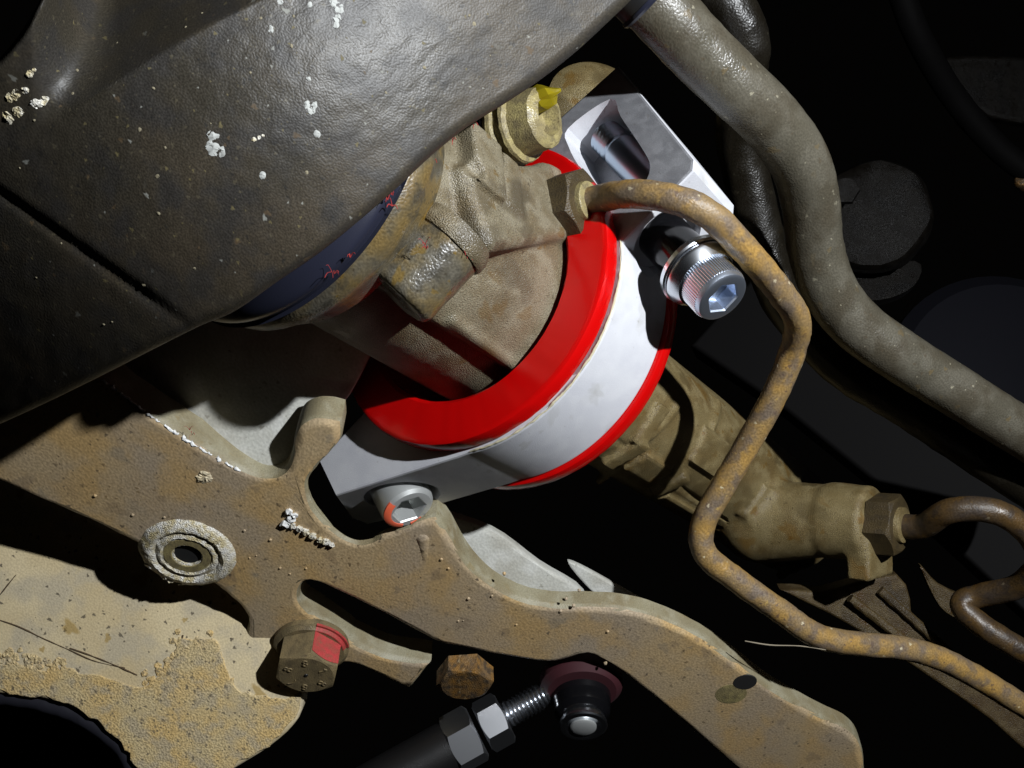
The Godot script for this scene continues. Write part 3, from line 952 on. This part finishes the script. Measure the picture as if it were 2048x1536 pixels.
	for q in [[1296, 934, 8.0, 4.6, 1.6], [1420, 905, 9.0, 6.0, 1.2], [1524, 1012, 8.0, 6.5, 1.4], [1452, 1078, 11.0, 2.6, 1.5], [1362, 1010, 14.0, 2.4, 1.6], [1560, 1128, 12.0, 3.0, 1.5], [1250, 905, 3.0, 7.0, 1.8], [1340, 968, 2.2, 6.4, 1.7], [1300, 850, 3.0, 7.0, 1.3]]:
		var pc := on_rack(q[0], q[1], 21.2, off)
		var rn := (pc - off - AX * (pc - off).dot(AX)).normalized()
		pads.append([Basis(rn, AX.cross(rn).normalized(), AX), pc, Vector3(q[4], q[3], q[2])])
	var n2 := P(1748, 1046, 352)
	var d2 := Vector3(0.74, 0.02, 0.67).normalized()
	var fl := frame(d2)
	var h := func(p: Vector3) -> float:
		var q := p - off
		var k := q.dot(AX)
		var r := (q - AX * k).length()
		var d := maxf(r - 21.2, absf(k - 125.0) - 100.0)
		for s in slots:
			d = smax(d, -sd_capsule(p, s[0], s[1], s[2], s[2]), 0.6)
		d = smax(d, -sd_capsule(p, seam[0], seam[1], 0.8, 0.8), 0.3)
		for b in feats:
			d = smin(d, sd_capsule(p, b[0], b[1], b[2], b[2]), 1.5)
		for b in pads:
			d = smin(d, sd_box(p, b[0], b[1], b[2], 0.5), 0.6)
		d = smin(d, sd_capsule(p, n2 - d2 * 40.0 + AM * 3.0, n2 - d2 * 12.5, 15.0, 12.0), 5.0)
		d = smin(d, sd_rod(p, n2 - d2 * 16.0, n2, 12.4, 2.0), 3.0)
		d = smin(d, sd_box(p, fl, n2 - d2 * 4.5 + Vector3(3, -8, 0), Vector3(10, 10.5, 4.0), 1.2), 3.0)
		return d + 0.06 * lump.get_noise_3dv(p * 0.6)
	part("rack_tube", nets(h, Vector3(-46, -34, 28), Vector3(62, 66, 262), 0.9, fr, off), M.cast_dull, o, 38.0)

var strap_csg: CSGCombiner3D
var strap_of: Node3D
func arc(r: float, a0: float, a1: float, n: int) -> Array:
	var out := []
	for i in n + 1:
		var t := deg_to_rad(lerpf(a0, a1, float(i) / n))
		out.append(Vector2(cos(t), sin(t)) * r)
	return out

func clamp_set() -> void:
	# red polyurethane bushing: flanged ring, open towards the mounting face
	var b := thing("polyurethane_bushing", "glossy red polyurethane bushing ring round the rack housing", "bushing", RC)
	var prof := [[30.0, -1.2], [31.0, -2.2], [40.0, -2.2], [41.2, -1.6], [41.6, -0.4], [41.6, 2.2], [41.0, 2.9], [37.2, 2.9], [37.2, 26.2], [42.0, 26.2], [43.3, 26.9], [43.5, 28.0], [43.4, 30.0], [42.6, 31.2], [31.0, 31.2], [30.0, 30.0]]
	var rows := []
	for q in prof:
		var row := PackedVector3Array()
		for s in 141:
			var th := deg_to_rad(lerpf(-52.0, 232.0, s / 140.0))
			row.append(L(cos(th) * q[0], sin(th) * q[0], q[1]))
		rows.append(row)
	var t := grid(rows, true, false)
	for side in [0, 140]:
		var ring := PackedVector3Array()
		for r in rows:
			ring.append(r[side])
		var f2 := PackedVector2Array()
		for q in prof:
			f2.append(Vector2(q[0], q[1]))
		var tri := Geometry2D.triangulate_polygon(f2)
		for i in range(0, tri.size(), 3):
			if side == 0:
				t.append_array([ring[tri[i]], ring[tri[i + 1]], ring[tri[i + 2]]])
			else:
				t.append_array([ring[tri[i]], ring[tri[i + 2]], ring[tri[i + 1]]])
	part("flanged_ring", roughen(solid(t), 0.12, 0.5), M.red, b, 40.0)
	# aluminium clamp
	var o := thing("aluminium_clamp", "machined silver aluminium clamp strapped over the red bushing", "clamp", RC)
	var out := [Vector2(69, 0.5), Vector2(69, 9.5), Vector2(64.5, 12.3), Vector2(62.5, 13.4), Vector2(27.0, 33.5)]
	out.append_array(arc(42.5, 55.0, 149.0, 48))
	out.append_array([Vector2(-38.6, 21.85), Vector2(-57.5, 21.75), Vector2(-59.5, 21.7), Vector2(-61.5, 19.5), Vector2(-66, -22.0), Vector2(-44, -24.5), Vector2(-37.4, -22)])
	out.append_array(arc(37.3, 180.0, 0.0, 60))
	var o2 := PackedVector2Array()
	for q in out:
		if o2.is_empty() or o2[-1].distance_to(q) > 0.3:
			o2.append(q)
	var loc := Basis(AM, AB, AX)
	var base := plate2(o2, RC + AX * 3.0, loc, AX * 23.2, 0.7, 0.0, true)
	var root := CSGCombiner3D.new()
	root.name = "strap"
	o.add_child(root, true)
	var body := CSGMesh3D.new()
	body.mesh = make_mesh(base, RC, 30.0)
	body.name = "body"
	root.add_child(body)
	var cut := func(tris: PackedVector3Array, nm: String):
		var c := CSGMesh3D.new()
		c.mesh = make_mesh(tris, RC, 30.0)
		c.operation = CSGShape3D.OPERATION_SUBTRACTION
		c.name = nm
		root.add_child(c)
	var pocket := smooth_outline(v2([-58.6, -15.2, -46.0, -19.0, -42.9, -14, -41.2, -4, -41.6, 8, -45.6, 12.6, -50, 13.6, -53.6, 11, -55.2, 5, -57.2, -8]), 4)
	cut.call(plate2(pocket, RC - AX * 4.0, loc, AX * 22.0, 0.2, 0.0, true), "pocket")
	cut.call(lathe(L(50.3, 14.0, 14.5), AB, [[0.0, 9.2], [30.0, 9.2]], 48), "spotface")
	cut.call(lathe(L(-44.1, 19.0, 14.5), AB, [[0.0, 9.6], [30.0, 9.6]], 48), "upper_spotface")
	# end corner of the lower foot is cut away at the front
	var cb := CSGBox3D.new()
	cb.size = Vector3(0.02, 0.06, 0.04)
	cb.operation = CSGShape3D.OPERATION_SUBTRACTION
	cb.name = "corner_cut"
	var nn := Vector3(0.90, 0.0, -0.43).normalized()
	cb.basis = Basis(AM * nn.x + AX * nn.z, AB, (AM * nn.x + AX * nn.z).cross(AB))
	cb.position = (AM * (61.0 + nn.x * 10.0) + AB * 8.0 + AX * (2.5 + nn.z * 10.0)) * 0.001
	root.add_child(cb)
	strap_csg = root
	strap_of = o
	var burr := []
	for i in 46:
		var th := deg_to_rad(lerpf(56.0, 150.0, i / 45.0))
		burr.append(L(cos(th) * 42.15, sin(th) * 42.15, 3.1))
	part("rough_edge", roughen(tube(burr, 0.26, 0.26, 8, 0.3, 4), 0.25, 0.5), M.burr, o, 60.0)
	# stud in the pocket
	var st := L(-51.4, -16.0, 11.5)
	var pr := []
	for i in 9:
		pr.append([i * 0.8, 4.0 + (0.7 if i % 2 == 1 else 0.0)])
	pr.append_array([[7.2, 4.0], [7.9, 4.6], [8.6, 4.8], [34.0, 4.8]])
	one("threaded_stud", lathe(st, AB, pr, 40), M.zinc_blue, st, "shiny steel threaded stud lying in the clamp's upper pocket", "stud", "", 30.0)

# once the engine has cut the clamp's solid: smooth it by crease and split off the machined faces
func finish_strap() -> void:
	var arr := strap_csg.bake_static_mesh().surface_get_arrays(0)
	strap_of.remove_child(strap_csg)
	strap_csg.free()
	var vs: PackedVector3Array = arr[Mesh.ARRAY_VERTEX]
	var tri := PackedVector3Array()
	if arr[Mesh.ARRAY_INDEX] != null:
		for i in arr[Mesh.ARRAY_INDEX]:
			tri.append(RC + vs[i] * 1000.0)
	else:
		for v in vs:
			tri.append(RC + v * 1000.0)
	var two := facing(tri, -AX, 0.6)
	part("strap", two[1], M.alu, strap_of, 16.0)
	var low := PackedVector3Array()
	var high := PackedVector3Array()
	for i in range(0, two[0].size(), 3):
		var q: Vector3 = (two[0][i] + two[0][i + 1] + two[0][i + 2]) / 3.0 - RC
		var into := low if q.dot(AM) > 0.0 else high
		into.append_array([two[0][i], two[0][i + 1], two[0][i + 2]])
	part("machined_face", high, M.brushed, strap_of, 16.0)
	part("machined_face", low, M.alu, strap_of, 16.0)

func control_arm() -> void:
	var o := thing("control_arm", "large black painted control arm across the upper left, specked with dirt", "control arm", P(600, 250, 195))
	var depth := func(u: float, v: float) -> float:
		var s := (u - 650.0) * 0.81 + (v - 200.0) * 0.58
		# integral of the slope along s
		var x := clampf((s + 350.0) / 600.0, 0.0, 1.0)
		var I := 0.05 * s + 0.70 * ((x * x * x - x * x * x * x * 0.5) * 600.0 + maxf(0.0, s - 250.0))
		var lf := pow(clampf(1.0 - u / 820.0, 0.0, 1.2), 1.35)
		var d := 176.0 + 0.09 * I + lerpf(-0.022, 0.056, lf) * (v - 200.0)
		var ed := (848.0 - 0.52 * u - v) * 0.887
		var near := clampf(1.0 - ed / 320.0, 0.0, 1.1)
		d += lf * 15.0 * near * near
		# groove and recessed lower left field
		var g := (u * 0.575 - (v - 385.0) * 0.818)
		var fade := smoothstep(420.0, 300.0, u)
		d += fade * (0.3 * smoothstep(16.0, -16.0, g) + 0.7 * exp(-g * g / 100.0))
		# added ridge imitates a shadow edge, tilting the upper left from the lamp
		var r := (u - 525.0) * 0.42 + (v - 0.0) * 0.907 - 0.00032 * (525.0 - u) * (525.0 - u)
		d += 0.15 * (sqrt(minf(r, 0.0) * minf(r, 0.0) + 16.0) - 4.0) * smoothstep(60.0, 240.0, u)
		return d + 0.12 * lump.get_noise_2d(u * 0.03, v * 0.03)
	var low := spline(v2([-130, 905, 0, 848, 100, 802, 200, 753, 300, 702, 400, 652, 470, 622, 560, 560, 640, 505, 720, 440, 800, 370, 860, 314, 930, 257, 1010, 207, 1080, 160, 1150, 105, 1210, 50, 1262, 0, 1330, -70]), 13)
	var top := spline(v2([-160, 220, -90, 190, -40, 165, 0, 135, 40, 90, 70, 45, 95, 0, 120, -60, 150, -120, 210, -150, 300, -160, 420, -160, 540, -160, 660, -160, 780, -160, 900, -160, 1020, -160, 1150, -160, 1300, -160]), 13)
	var rows := []
	var nw := 170
	for i in low.size():
		var row := PackedVector3Array()
		var a: Vector2 = low[i]
		var b: Vector2 = top[i]
		var e := (b - a).normalized()
		# back, then round the lower edge, the face, round the upper edge
		row.append(P(a.x, a.y, depth.call(a.x, a.y) + 14.0))
		row.append(P(a.x, a.y, depth.call(a.x, a.y) + 9.0))
		for k in range(0, 7):
			var th := PI / 2.0 * k / 6.0
			var q := a + e * 22.0 * (1.0 - cos(th))
			row.append(P(q.x, q.y, depth.call(q.x, q.y) + 2.4 * (1.0 - sin(th))))
		for j in range(1, nw):
			var q := (a + e * 22.0).lerp(b, float(j) / nw)
			row.append(P(q.x, q.y, depth.call(q.x, q.y)))
		for k in range(0, 7):
			var th := PI / 2.0 * k / 6.0
			var q := b + e * 16.0 * sin(th)
			row.append(P(q.x, q.y, depth.call(q.x, q.y) + 4.0 * (1.0 - cos(th))))
		row.append(P(b.x + e.x * 16, b.y + e.y * 16, depth.call(b.x, b.y) + 14.0))
		rows.append(row)
	var t := grid(rows, false, true)
	for side in [0, rows.size() - 1]:
		var c := Vector3.ZERO
		for p in rows[side]:
			c += p
		c /= rows[side].size()
		t.append_array(fan(rows[side], c, side != 0))
	part("arm_body", solid(t), M.arm, o, 50.0)
	# splashes of dried paint
	var blot := func(u: float, v: float, r: float, m: Material, lobes: Array):
		for l in lobes:
			var uu: float = u + l[0]
			var vv: float = v + l[1]
			var c := P(uu, vv, depth.call(uu, vv))
			var n := (P(uu + 8, vv, depth.call(uu + 8, vv)) - c).cross(P(uu, vv - 8, depth.call(uu, vv - 8)) - c).normalized()
			var rr: float = r * l[2]
			part("paint_splash", roughen(lathe(c - n * 0.15, n, [[-0.2, rr], [0.17, rr * 0.92], [0.24, rr * 0.5], [0.25, rr * 0.1]], 16), minf(0.4, rr * 0.45), 1.5), m, o, 50.0)
	blot.call(426, 274, 1.15, M.paint_white, [[0, 0, 1.0], [-4, 12, 1.0], [2, 24, 1.15], [12, 28, 1.0]])
	blot.call(622, 212, 0.8, M.paint_white, [[-7, -2, 0.9], [6, -3, 0.8], [2, 9, 1.0]])
	blot.call(672, 14, 0.9, M.paint_white, [[-6, -8, 0.9], [5, 0, 1.0], [10, 6, 0.7], [2, 22, 0.9], [0, 36, 0.7]])
	blot.call(634, 268, 0.9, M.paint_white, [[0, 0, 0.8]])
	blot.call(617, 158, 0.6, M.paint_white, [[0, 0, 0.8]])
	blot.call(524, 349, 0.7, M.paint_white, [[0, 0, 0.9], [1, 5, 0.8]])
	blot.call(540, 55, 0.7, M.paint_white, [[0, 0, 0.8], [2, 6, 0.7]])
	blot.call(560, 4, 0.6, M.paint_white, [[0, 0, 0.9], [620 - 560, 6, 0.8]])
	blot.call(512, 278, 0.6, M.grit, [[-4, 0, 0.7], [6, -3, 0.6], [14, -7, 0.5]])
	blot.call(20, 195, 1.1, M.grit, [[0, 0, 1.0], [12, -8, 0.8], [30, -14, 0.6]])
	blot.call(14, 236, 1.2, M.grit, [[0, 0, 1.0], [22, -12, 0.9], [60, -28, 0.8], [75, -36, 0.7]])
	blot.call(60, 148, 0.7, M.grit, [[0, 0, 0.9], [8, -8, 0.5]])
	for i in 30:
		var u := rng.randf_range(20, 1000)
		var v := rng.randf_range(20, 820 - u * 0.7)
		blot.call(u, v, rng.randf_range(0.14, 0.4), M.dust, [[0, 0, 1.0]])

func anti_roll_bar() -> void:
	var o := thing("anti_roll_bar", "thick grey brown bent bar coming down from the top to the right edge", "anti-roll bar", P(1625, 450, 245))
	var path := [P(1200, -100, 243), P(1322, 20, 247), P(1395, 98, 252), P(1468, 170, 257), P(1540, 240, 265), P(1596, 318, 273), P(1620, 400, 282), P(1630, 490, 291), P(1657, 575, 297), P(1712, 648, 302), P(1800, 712, 307), P(1900, 775, 313), P(2000, 838, 320), P(2140, 925, 330)]
	part("bar", tube(path, 7.8, 7.5, 40, 0.2, 12), M.bar, o, 60.0)
	part("end_sleeve", tube([P(1200, -100, 243), P(1268, -36, 245.2), P(1304, 0, 246.4)], 8.4, 8.3, 32, 0.1), M.rubber, o, 50.0)
	part("sleeve_lip", lathe(P(1300, -4, 246.3), (P(1322, 20, 247) - P(1268, -36, 245.2)).normalized(), [[-0.4, 8.6], [0.4, 8.8], [1.0, 8.3]], 40), M.boot, o)
	# darker hose behind it
	var hose := [P(1400, -60, 290), P(1462, 20, 292), P(1490, 90, 296), P(1480, 190, 306), P(1480, 290, 316), P(1510, 420, 322), P(1540, 540, 326), P(1590, 630, 328), P(1690, 735, 332), P(1840, 830, 338), P(2080, 990, 346)]
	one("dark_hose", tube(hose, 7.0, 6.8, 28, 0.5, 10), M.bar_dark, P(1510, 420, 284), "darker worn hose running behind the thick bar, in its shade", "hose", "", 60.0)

func pipes() -> void:
	var o := thing("hydraulic_pipe", "rusty golden hydraulic pipe bending down from the nut in front of the clamp", "pipe", P(1150, 415, 255))
	var nd := Vector3(0.80, 0.10, 0.59).normalized()
	var nb := P(1112, 418, 257)
	var path := [nb + nd * 6.0, nb + nd * 13.0, P(1262, 388, 241), P(1345, 398, 235.5), P(1422, 432, 236), P(1492, 502, 243), P(1556, 578, 254), P(1594, 640, 263), P(1586, 700, 271), P(1548, 792, 277), P(1492, 894, 283), P(1436, 990, 287), P(1404, 1056, 289), P(1412, 1110, 290), P(1470, 1158, 292), P(1560, 1222, 295), P(1636, 1272, 298), P(1720, 1288, 302), P(1825, 1300, 308), P(1920, 1336, 314), P(2060, 1420, 322)]
	part("pipe_tube", tube(path, 3.3, 3.5, 28, 0.3, 10), M.pipe, o, 60.0)
	var nut := part("flare_nut", hexagon(nb + nd * 0.4, nd, 7.6, 8.2, 0.35), M.nut, o, 20.0)
	part("nut_collar", lathe(nb + nd * 8.4, nd, [[0.0, 4.9], [1.4, 4.8], [1.8, 4.2]], 32), M.brass, nut)
	o = thing("second_hydraulic_pipe", "dim rusty pipe looping from the lower right nut on the rack housing", "pipe", P(1775, 1050, 345))
	var d2 := Vector3(0.74, 0.02, 0.67).normalized()
	var n2 := P(1748, 1046, 352)
	path = [n2 + d2 * 6.0, n2 + d2 * 16.0, P(1900, 1022, 330), P(1985, 1022, 326), P(2052, 1062, 326), P(2080, 1120, 330), P(2040, 1170, 340), P(1965, 1190, 350), P(1925, 1205, 352), P(1940, 1232, 350), P(2000, 1275, 346), P(2090, 1325, 344)]
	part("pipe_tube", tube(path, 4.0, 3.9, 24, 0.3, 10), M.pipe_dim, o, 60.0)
	nut = part("flare_nut", hexagon(n2 + d2 * 0.4, d2, 9.0, 8.5, 0.2), M.nut, o, 20.0)
	part("nut_collar", lathe(n2 + d2 * 8.8, d2, [[0.0, 6.0], [1.4, 5.8], [1.8, 5.0]], 32), M.cast_dull, nut)

func lower_bracket() -> void:
	var n := Vector3(0.02, -0.12, 1.0).normalized()
	var at := P(250, 1220, 303)
	var o := thing("lower_bracket", "sandy brown cracked casting below the subframe at the lower left", "bracket", at)
	var edge := v2([-120, 960, 120, 1000, 400, 1140, 560, 1230, 640, 1260, 660, 1330, 612, 1380, 596, 1440, 540, 1496, 440, 1560, 380, 1620, 300, 1620, 276, 1560, 256, 1512, 210, 1464, 150, 1424, 90, 1402, 0, 1392, -120, 1380])
	part("cast_body", plate(edge, at, n, -n * 10.0, 2.4, 4, [0, 18], 0.4), M.sand, o, 50.0)
	# pitted rim following the lower edge
	var sb := func(u, v, out): return on_plane(u, v, at, n) + n * out
	var rim := v2([-120, 1316, 0, 1328, 70, 1336, 130, 1340, 200, 1352, 290, 1380, 330, 1340, 360, 1280, 420, 1276, 446, 1300, 450, 1340, 480, 1380, 560, 1400, 606, 1384, 592, 1438, 536, 1490, 438, 1552, 380, 1612, 304, 1612, 282, 1560, 262, 1508, 214, 1458, 152, 1418, 90, 1396, 0, 1386, -120, 1374])
	part("pitted_rim", plate(jag(rim, 7.0), at + n * 0.35, n, -n * 1.5, 0.35, 2, [], 0.25), M.pitted, o, 50.0)
	for i in 70:
		var f0 := rng.randf()
		var c0: Vector2 = rim[1].lerp(rim[5], f0) if f0 < 0.5 else rim[5 + int(rng.randf() * 5)].lerp(rim[6], rng.randf() * 0.5)
		var w := rng.randf_range(0.3, 1.5)
		var pt: Vector3 = sb.call(c0.x + rng.randf_range(-20, 20), c0.y + rng.randf_range(-34, 6), 0.0)
		part("scale_flake", roughen(lathe(pt, n, [[-0.2, w], [0.2, w * 0.9], [0.3, w * 0.5]], 11), w * 0.5, 1.3), M.pitted, o, 40.0)
	# fine cracks and a torn crease
	for q in [[[0, 1240], [40, 1254], [90, 1278], [140, 1300], [190, 1322], [250, 1336]], [[140, 1296], [180, 1310], [230, 1330], [275, 1350]], [[366, 1270], [358, 1300], [344, 1325], [330, 1345]], [[0, 1190], [14, 1172], [32, 1150]]]:
		var c := []
		for w in q:
			c.append(sb.call(w[0], w[1], 0.12))
		part("crack_line", tube(c, 0.2, 0.14, 6, 0.2, 6), M.crack, o, 60.0)
	# dark bluish lip under it
	var lip := []
	for w in [[-60, 1398], [30, 1408], [100, 1424], [150, 1444], [206, 1480], [246, 1524], [262, 1580]]:
		lip.append(sb.call(w[0], w[1], -4.0))
	part("bluish_lip", tube(lip, 2.6, 2.6, 16, 0.3, 8), M.blue_dark, o, 60.0)

func bolts() -> void:
	# socket cap bolt in the lower foot
	var sb := L(50.3, 13.6, 14.5)
	var o := thing("socket_bolt", "zinc socket head bolt with orange paint mark in the clamp's lower foot", "bolt", sb)
	part("head", socket_head(sb, AB, [[0.0, 7.2], [9.6, 7.2], [11.0, 6.9], [11.8, 6.0], [11.9, 5.2]], 3.9, 6.0, 0.3), M.zinc, o, 30.0)
	var f := frame(AB)
	for a in [[2.75, 4.7], [5.1, 5.7]]:
		var rows := []
		for i in 21:
			var th: float = lerpf(a[0], a[1], i / 20.0)
			var w := 0.75 + 0.3 * lump.get_noise_1d(th * 30.0)
			var row := PackedVector3Array()
			for q in [[5.3 - w * 0.2, 11.6], [5.3 - w * 0.2, 12.05], [6.0 + w * 0.15, 12.0], [6.9, 11.4], [6.9, 10.8]]:
				row.append(sb + f.z * q[1] + (f.x * cos(th) + f.y * sin(th)) * q[0])
			rows.append(row)
		part("paint_mark", solid(grid(rows, false, true)), M.paint_orange, o, 50.0)
	# upper bolt: black spacer sleeve, washer, flanged socket head
	var ub := L(-44.1, 19.0, 14.5)
	o = thing("upper_clamp_bolt", "chrome socket bolt on a black spacer sleeve above the white strap", "bolt", ub)
	part("spacer_sleeve", lathe(ub, AB, [[0.0, 6.3], [14.0, 6.3]], 40), M.sleeve, o, 40.0)
	part("washer", lathe(ub + AB * 14.0, AB, [[0.0, 8.8], [0.5, 9.3], [1.6, 9.3], [2.0, 8.9]], 56), M.chrome, o, 30.0)
	part("flange", lathe(ub + AB * 16.2, AB, [[0.0, 8.6], [0.6, 8.9], [1.4, 8.7], [3.4, 7.4]], 56), M.chrome, o, 30.0)
	var rows := []
	var hd := part("head", socket_head(ub + AB * 18.8, AB, [[0.0, 6.7], [6.4, 6.7], [7.6, 6.3], [7.9, 5.6]], 3.5, 4.0, 0.15, 72), M.frosted, o, 30.0)
	var kn := PackedVector3Array()
	for i in 64:
		var th := TAU * i / 64.0
		var c := ub + AB * 19.2 + (f.x * cos(th) + f.y * sin(th)) * 6.68
		kn.append_array(tube([c, c + AB * 3.0, c + AB * 6.0], 0.16, 0.16, 5, 0.0, 1))
	var k := part("knurl", kn, M.chrome, hd, 50.0)
	k.set_meta("kind", "stuff")
	# big flanged hex bolt
	var n := SN.normalized()
	var hb := sub(624, 1286, 1.0)
	o = thing("flange_hex_bolt", "dull olive hex bolt with washer flange and red paint on one side", "bolt", hb)
	part("washer", lathe(hb - n * 1.5, n, [[0.0, 10.6], [1.0, 10.9], [2.2, 10.8], [2.6, 10.2], [3.4, 9.6]], 56), M.bolt, o, 30.0)
	var head := part("hex_head", hexagon(hb + n * 1.6, n, 8.1, 8.6, 0.28), M.bolt, o, 20.0)
	# red paint on one flat and on the flange beside it
	var fr := frame(n)
	var paint := PackedVector3Array()
	var a0 := 0.28 + PI / 3.0 * 0.02
	var best := 0.0
	var bd := -9.0
	for i in 6:
		var th := 0.28 + PI / 6.0 + PI / 3.0 * i
		var dd := (fr.x * cos(th) + fr.y * sin(th)).dot(Vector3(0.62, 0.78, 0.0))
		if dd > bd:
			bd = dd
			best = th
	var rws := []
	for q in [[0.3, 0.0], [0.3, 0.12], [7.6, 0.12], [7.6, 0.0]]:
		var row := PackedVector3Array()
		for s in 9:
			var x := lerpf(-4.55, 4.55, s / 8.0)
			var dirn := fr.x * cos(best) + fr.y * sin(best)
			var along := -fr.x * sin(best) + fr.y * cos(best)
			var cut := 0.0 if q[0] < 1.0 else (absf(x) / 4.6) * (absf(x) / 4.6) * 0.9
			row.append(hb + n * (1.6 + q[0] - cut) + dirn * (8.2 + q[1]) + along * x)
		rws.append(row)
	part("painted_flat", solid(grid(rws, true, false)), M.paint_red, head, 40.0)
	rws = []
	for q in [[1.12, 10.2], [1.95, 9.62], [2.0, 9.3], [1.2, 11.0], [0.4, 10.95]]:
		var row := PackedVector3Array()
		for s in 25:
			var th := best + lerpf(-0.75, 0.5, s / 24.0)
			row.append(hb + n * q[0] + (fr.x * cos(th) + fr.y * sin(th)) * (q[1] + 0.06))
		rws.append(row)
	rws = [rws[2], rws[1], rws[0], rws[3], rws[4]]
	part("painted_flange", grid(rws, false, false), M.paint_red, o, 40.0)
	# raised figures on the bolt's end
	var tx := [["8", 1.65], ["8", 2.75], ["1", 0.55], ["8", -0.55], ["8", -1.6], ["(", 3.9]]
	for q in tx:
		var tm := TextMesh.new()
		tm.text = q[0]
		tm.font_size = 32
		tm.pixel_size = 0.00008
		tm.depth = 0.0006
		var sf := SystemFont.new()
		sf.font_names = PackedStringArray(["Droid Sans"])
		tm.font = sf
		var mi := MeshInstance3D.new()
		mi.name = "raised_figure"
		mi.mesh = tm
		mi.material_override = M.bolt
		var th: float = q[1]
		var ux := Vector3(0.98, -0.2, 0.02)
		ux = (ux - n * ux.dot(n)).normalized()
		var uy := n.cross(ux)
		var rad := ux * cos(th) + uy * sin(th)
		mi.basis = Basis(rad.cross(n) * -1.0, rad, n)
		mi.basis = Basis(rad.cross(n), rad, rad.cross(n).cross(rad))
		mi.position = (n * 10.2 + rad * 5.4) * 0.001
		head.add_child(mi, true)
	part("centre_dot", lathe(hb + n * 10.1, n, [[0.0, 0.6], [0.3, 0.5]], 10), M.rubber, head)
	# small rusty hex bolt
	var rn := Vector3(0.04, -0.66, 0.75).normalized()
	var rb := P(930, 1338, 300)
	o = thing("rusty_hex_bolt", "small rusty hex bolt head between the subframe slot and the rod end", "bolt", rb)
	part("hex_head", hexagon(rb, rn, 7.0, 5.5, 0.1), M.rusty, o, 20.0)

func end_link() -> void:
	var o := thing("end_link", "black adjustable link rod with chrome nuts at the bottom edge", "link rod", P(960, 1460, 262))
	var a := P(780, 1560, 318)
	var b := P(1075, 1396, 326)
	var d := (b - a).normalized()
	var len := a.distance_to(b)
	part("rod_tube", lathe(a - d * 30.0, d, [[0.0, 8.0], [len * 0.42 + 30.0, 8.0], [len * 0.44 + 30.0, 7.1]], 40), M.darkmetal, o)
	part("hex_sleeve", hexagon(a + d * len * 0.40, d, 8.0, 9.4, 0.4, true), M.darkchrome, o, 20.0)
	part("lock_nut", hexagon(a + d * (len * 0.40 + 11.0), d, 7.1, 8.0, 0.1, true), M.darkchrome, o, 20.0)
	var pr := []
	for i in 25:
		pr.append([i * 0.7, 3.7 + (0.5 if i % 2 == 1 else 0.0)])
	part("threaded_shank", lathe(a + d * (len * 0.40 + 17.0), d, pr, 28), M.chrome, o, 30.0)
	var n := Vector3(0.0, -0.62, 0.78).normalized()
	var j := P(1164, 1408, 322)
	part("joint_boot", lathe(j - n * 8.0 + Vector3(0, 2.6, 0), n, [[0.0, 11.6], [2.0, 12.8], [5.0, 12.6], [7.0, 10.6]], 44), M.red_rubber, o)
	part("joint_housing", lathe(j - n * 5.0, n, [[0.0, 8.8], [3.0, 9.0], [8.0, 8.4], [9.5, 7.0]], 44), M.sleeve, o)
	part("stud_nut", lathe(j + n * 4.4, n, [[0.0, 6.2], [2.6, 7.2], [3.2, 7.3], [3.6, 6.9], [3.8, 5.6], [3.4, 4.6], [3.4, 4.2]], 44), M.chrome, o, 30.0)
	part("stud_end", lathe(j + n * 7.4, n, [[0.0, 4.0], [0.9, 3.9], [1.4, 3.2], [1.6, 1.2]], 36), M.zinc, o)

func small_things() -> void:
	# bleed fitting with a yellow cap
	var ax := (P(1085, 235, 236) - P(990, 262, 244)).normalized()
	var a := P(1010, 258, 244)
	var o := thing("bleed_fitting", "brassy hose fitting with a torn yellow cap above the valve housing", "fitting", a)
	part("fitting_body", roughen(lathe(a, ax, [[0.0, 8.6], [1.2, 9.4], [2.2, 9.2], [2.6, 8.2], [4.2, 8.0], [4.6, 8.8], [5.4, 8.6], [5.8, 7.4], [11.2, 6.9], [12.0, 5.9], [12.4, 4.4], [10.5, 3.8], [9.0, 3.2]], 44), 0.35, 0.5), M.brass, o, 30.0)
	part("rubber_sleeve", lathe(a - ax * 16.0, ax, [[0.0, 7.6], [13.0, 8.0], [15.6, 9.0], [16.2, 8.6]], 40), M.sleeve, o)
	var c := a + ax * 9.5 + Vector3(1.0, 4.6, 1.5)
	part("yellow_cap", roughen(lathe(c, Vector3(0.75, 0.2, 0.5).normalized(), [[-3.0, 2.8], [0.0, 3.0], [1.8, 2.2], [3.4, 0.9], [4.6, 0.3]], 9), 1.0, 0.5), M.yellow, o, 20.0)
	# cobweb and lint
	one("cobweb_strand", tube([P(1490, 1282, 302), P(1540, 1290, 300), P(1600, 1292, 298), P(1652, 1300, 296)], 0.16, 0.14, 6, 0.1, 5), M.thread, P(1570, 1290, 274), "pale cobweb strand stretched from the subframe to the pipe", "cobweb")
	var t := PackedVector3Array()
	for q in [[945, 246], [948, 250], [940, 244], [905, 282], [866, 318], [830, 342], [822, 346], [786, 390], [784, 412], [775, 400], [700, 515], [668, 548], [664, 544], [850, 490], [853, 498], [925, 502], [932, 510], [936, 508], [380, 858], [385, 868]]:
		var p: Vector3 = on_rack(q[0], q[1], 37.5) if q[0] > 600 and q[1] > 380 else (P(q[0], q[1], 208) if q[0] > 600 else sub(q[0], q[1], 0.4))
		for i in 3:
			var e := Vector3(rng.randf() - 0.5, rng.randf() - 0.5, rng.randf() * 0.5) * 1.7
			t.append_array(tube([p, p + e + Vector3(0, 0.5, 0), p + e * 1.6], 0.08, 0.05, 5, 0.1, 3))
	var l := one("red_lint", t, M.lint, P(860, 330, 205), "tiny red lint fibres caught on the oily boot and arm edge", "lint", "", 60.0)
	l.set_meta("kind", "stuff")
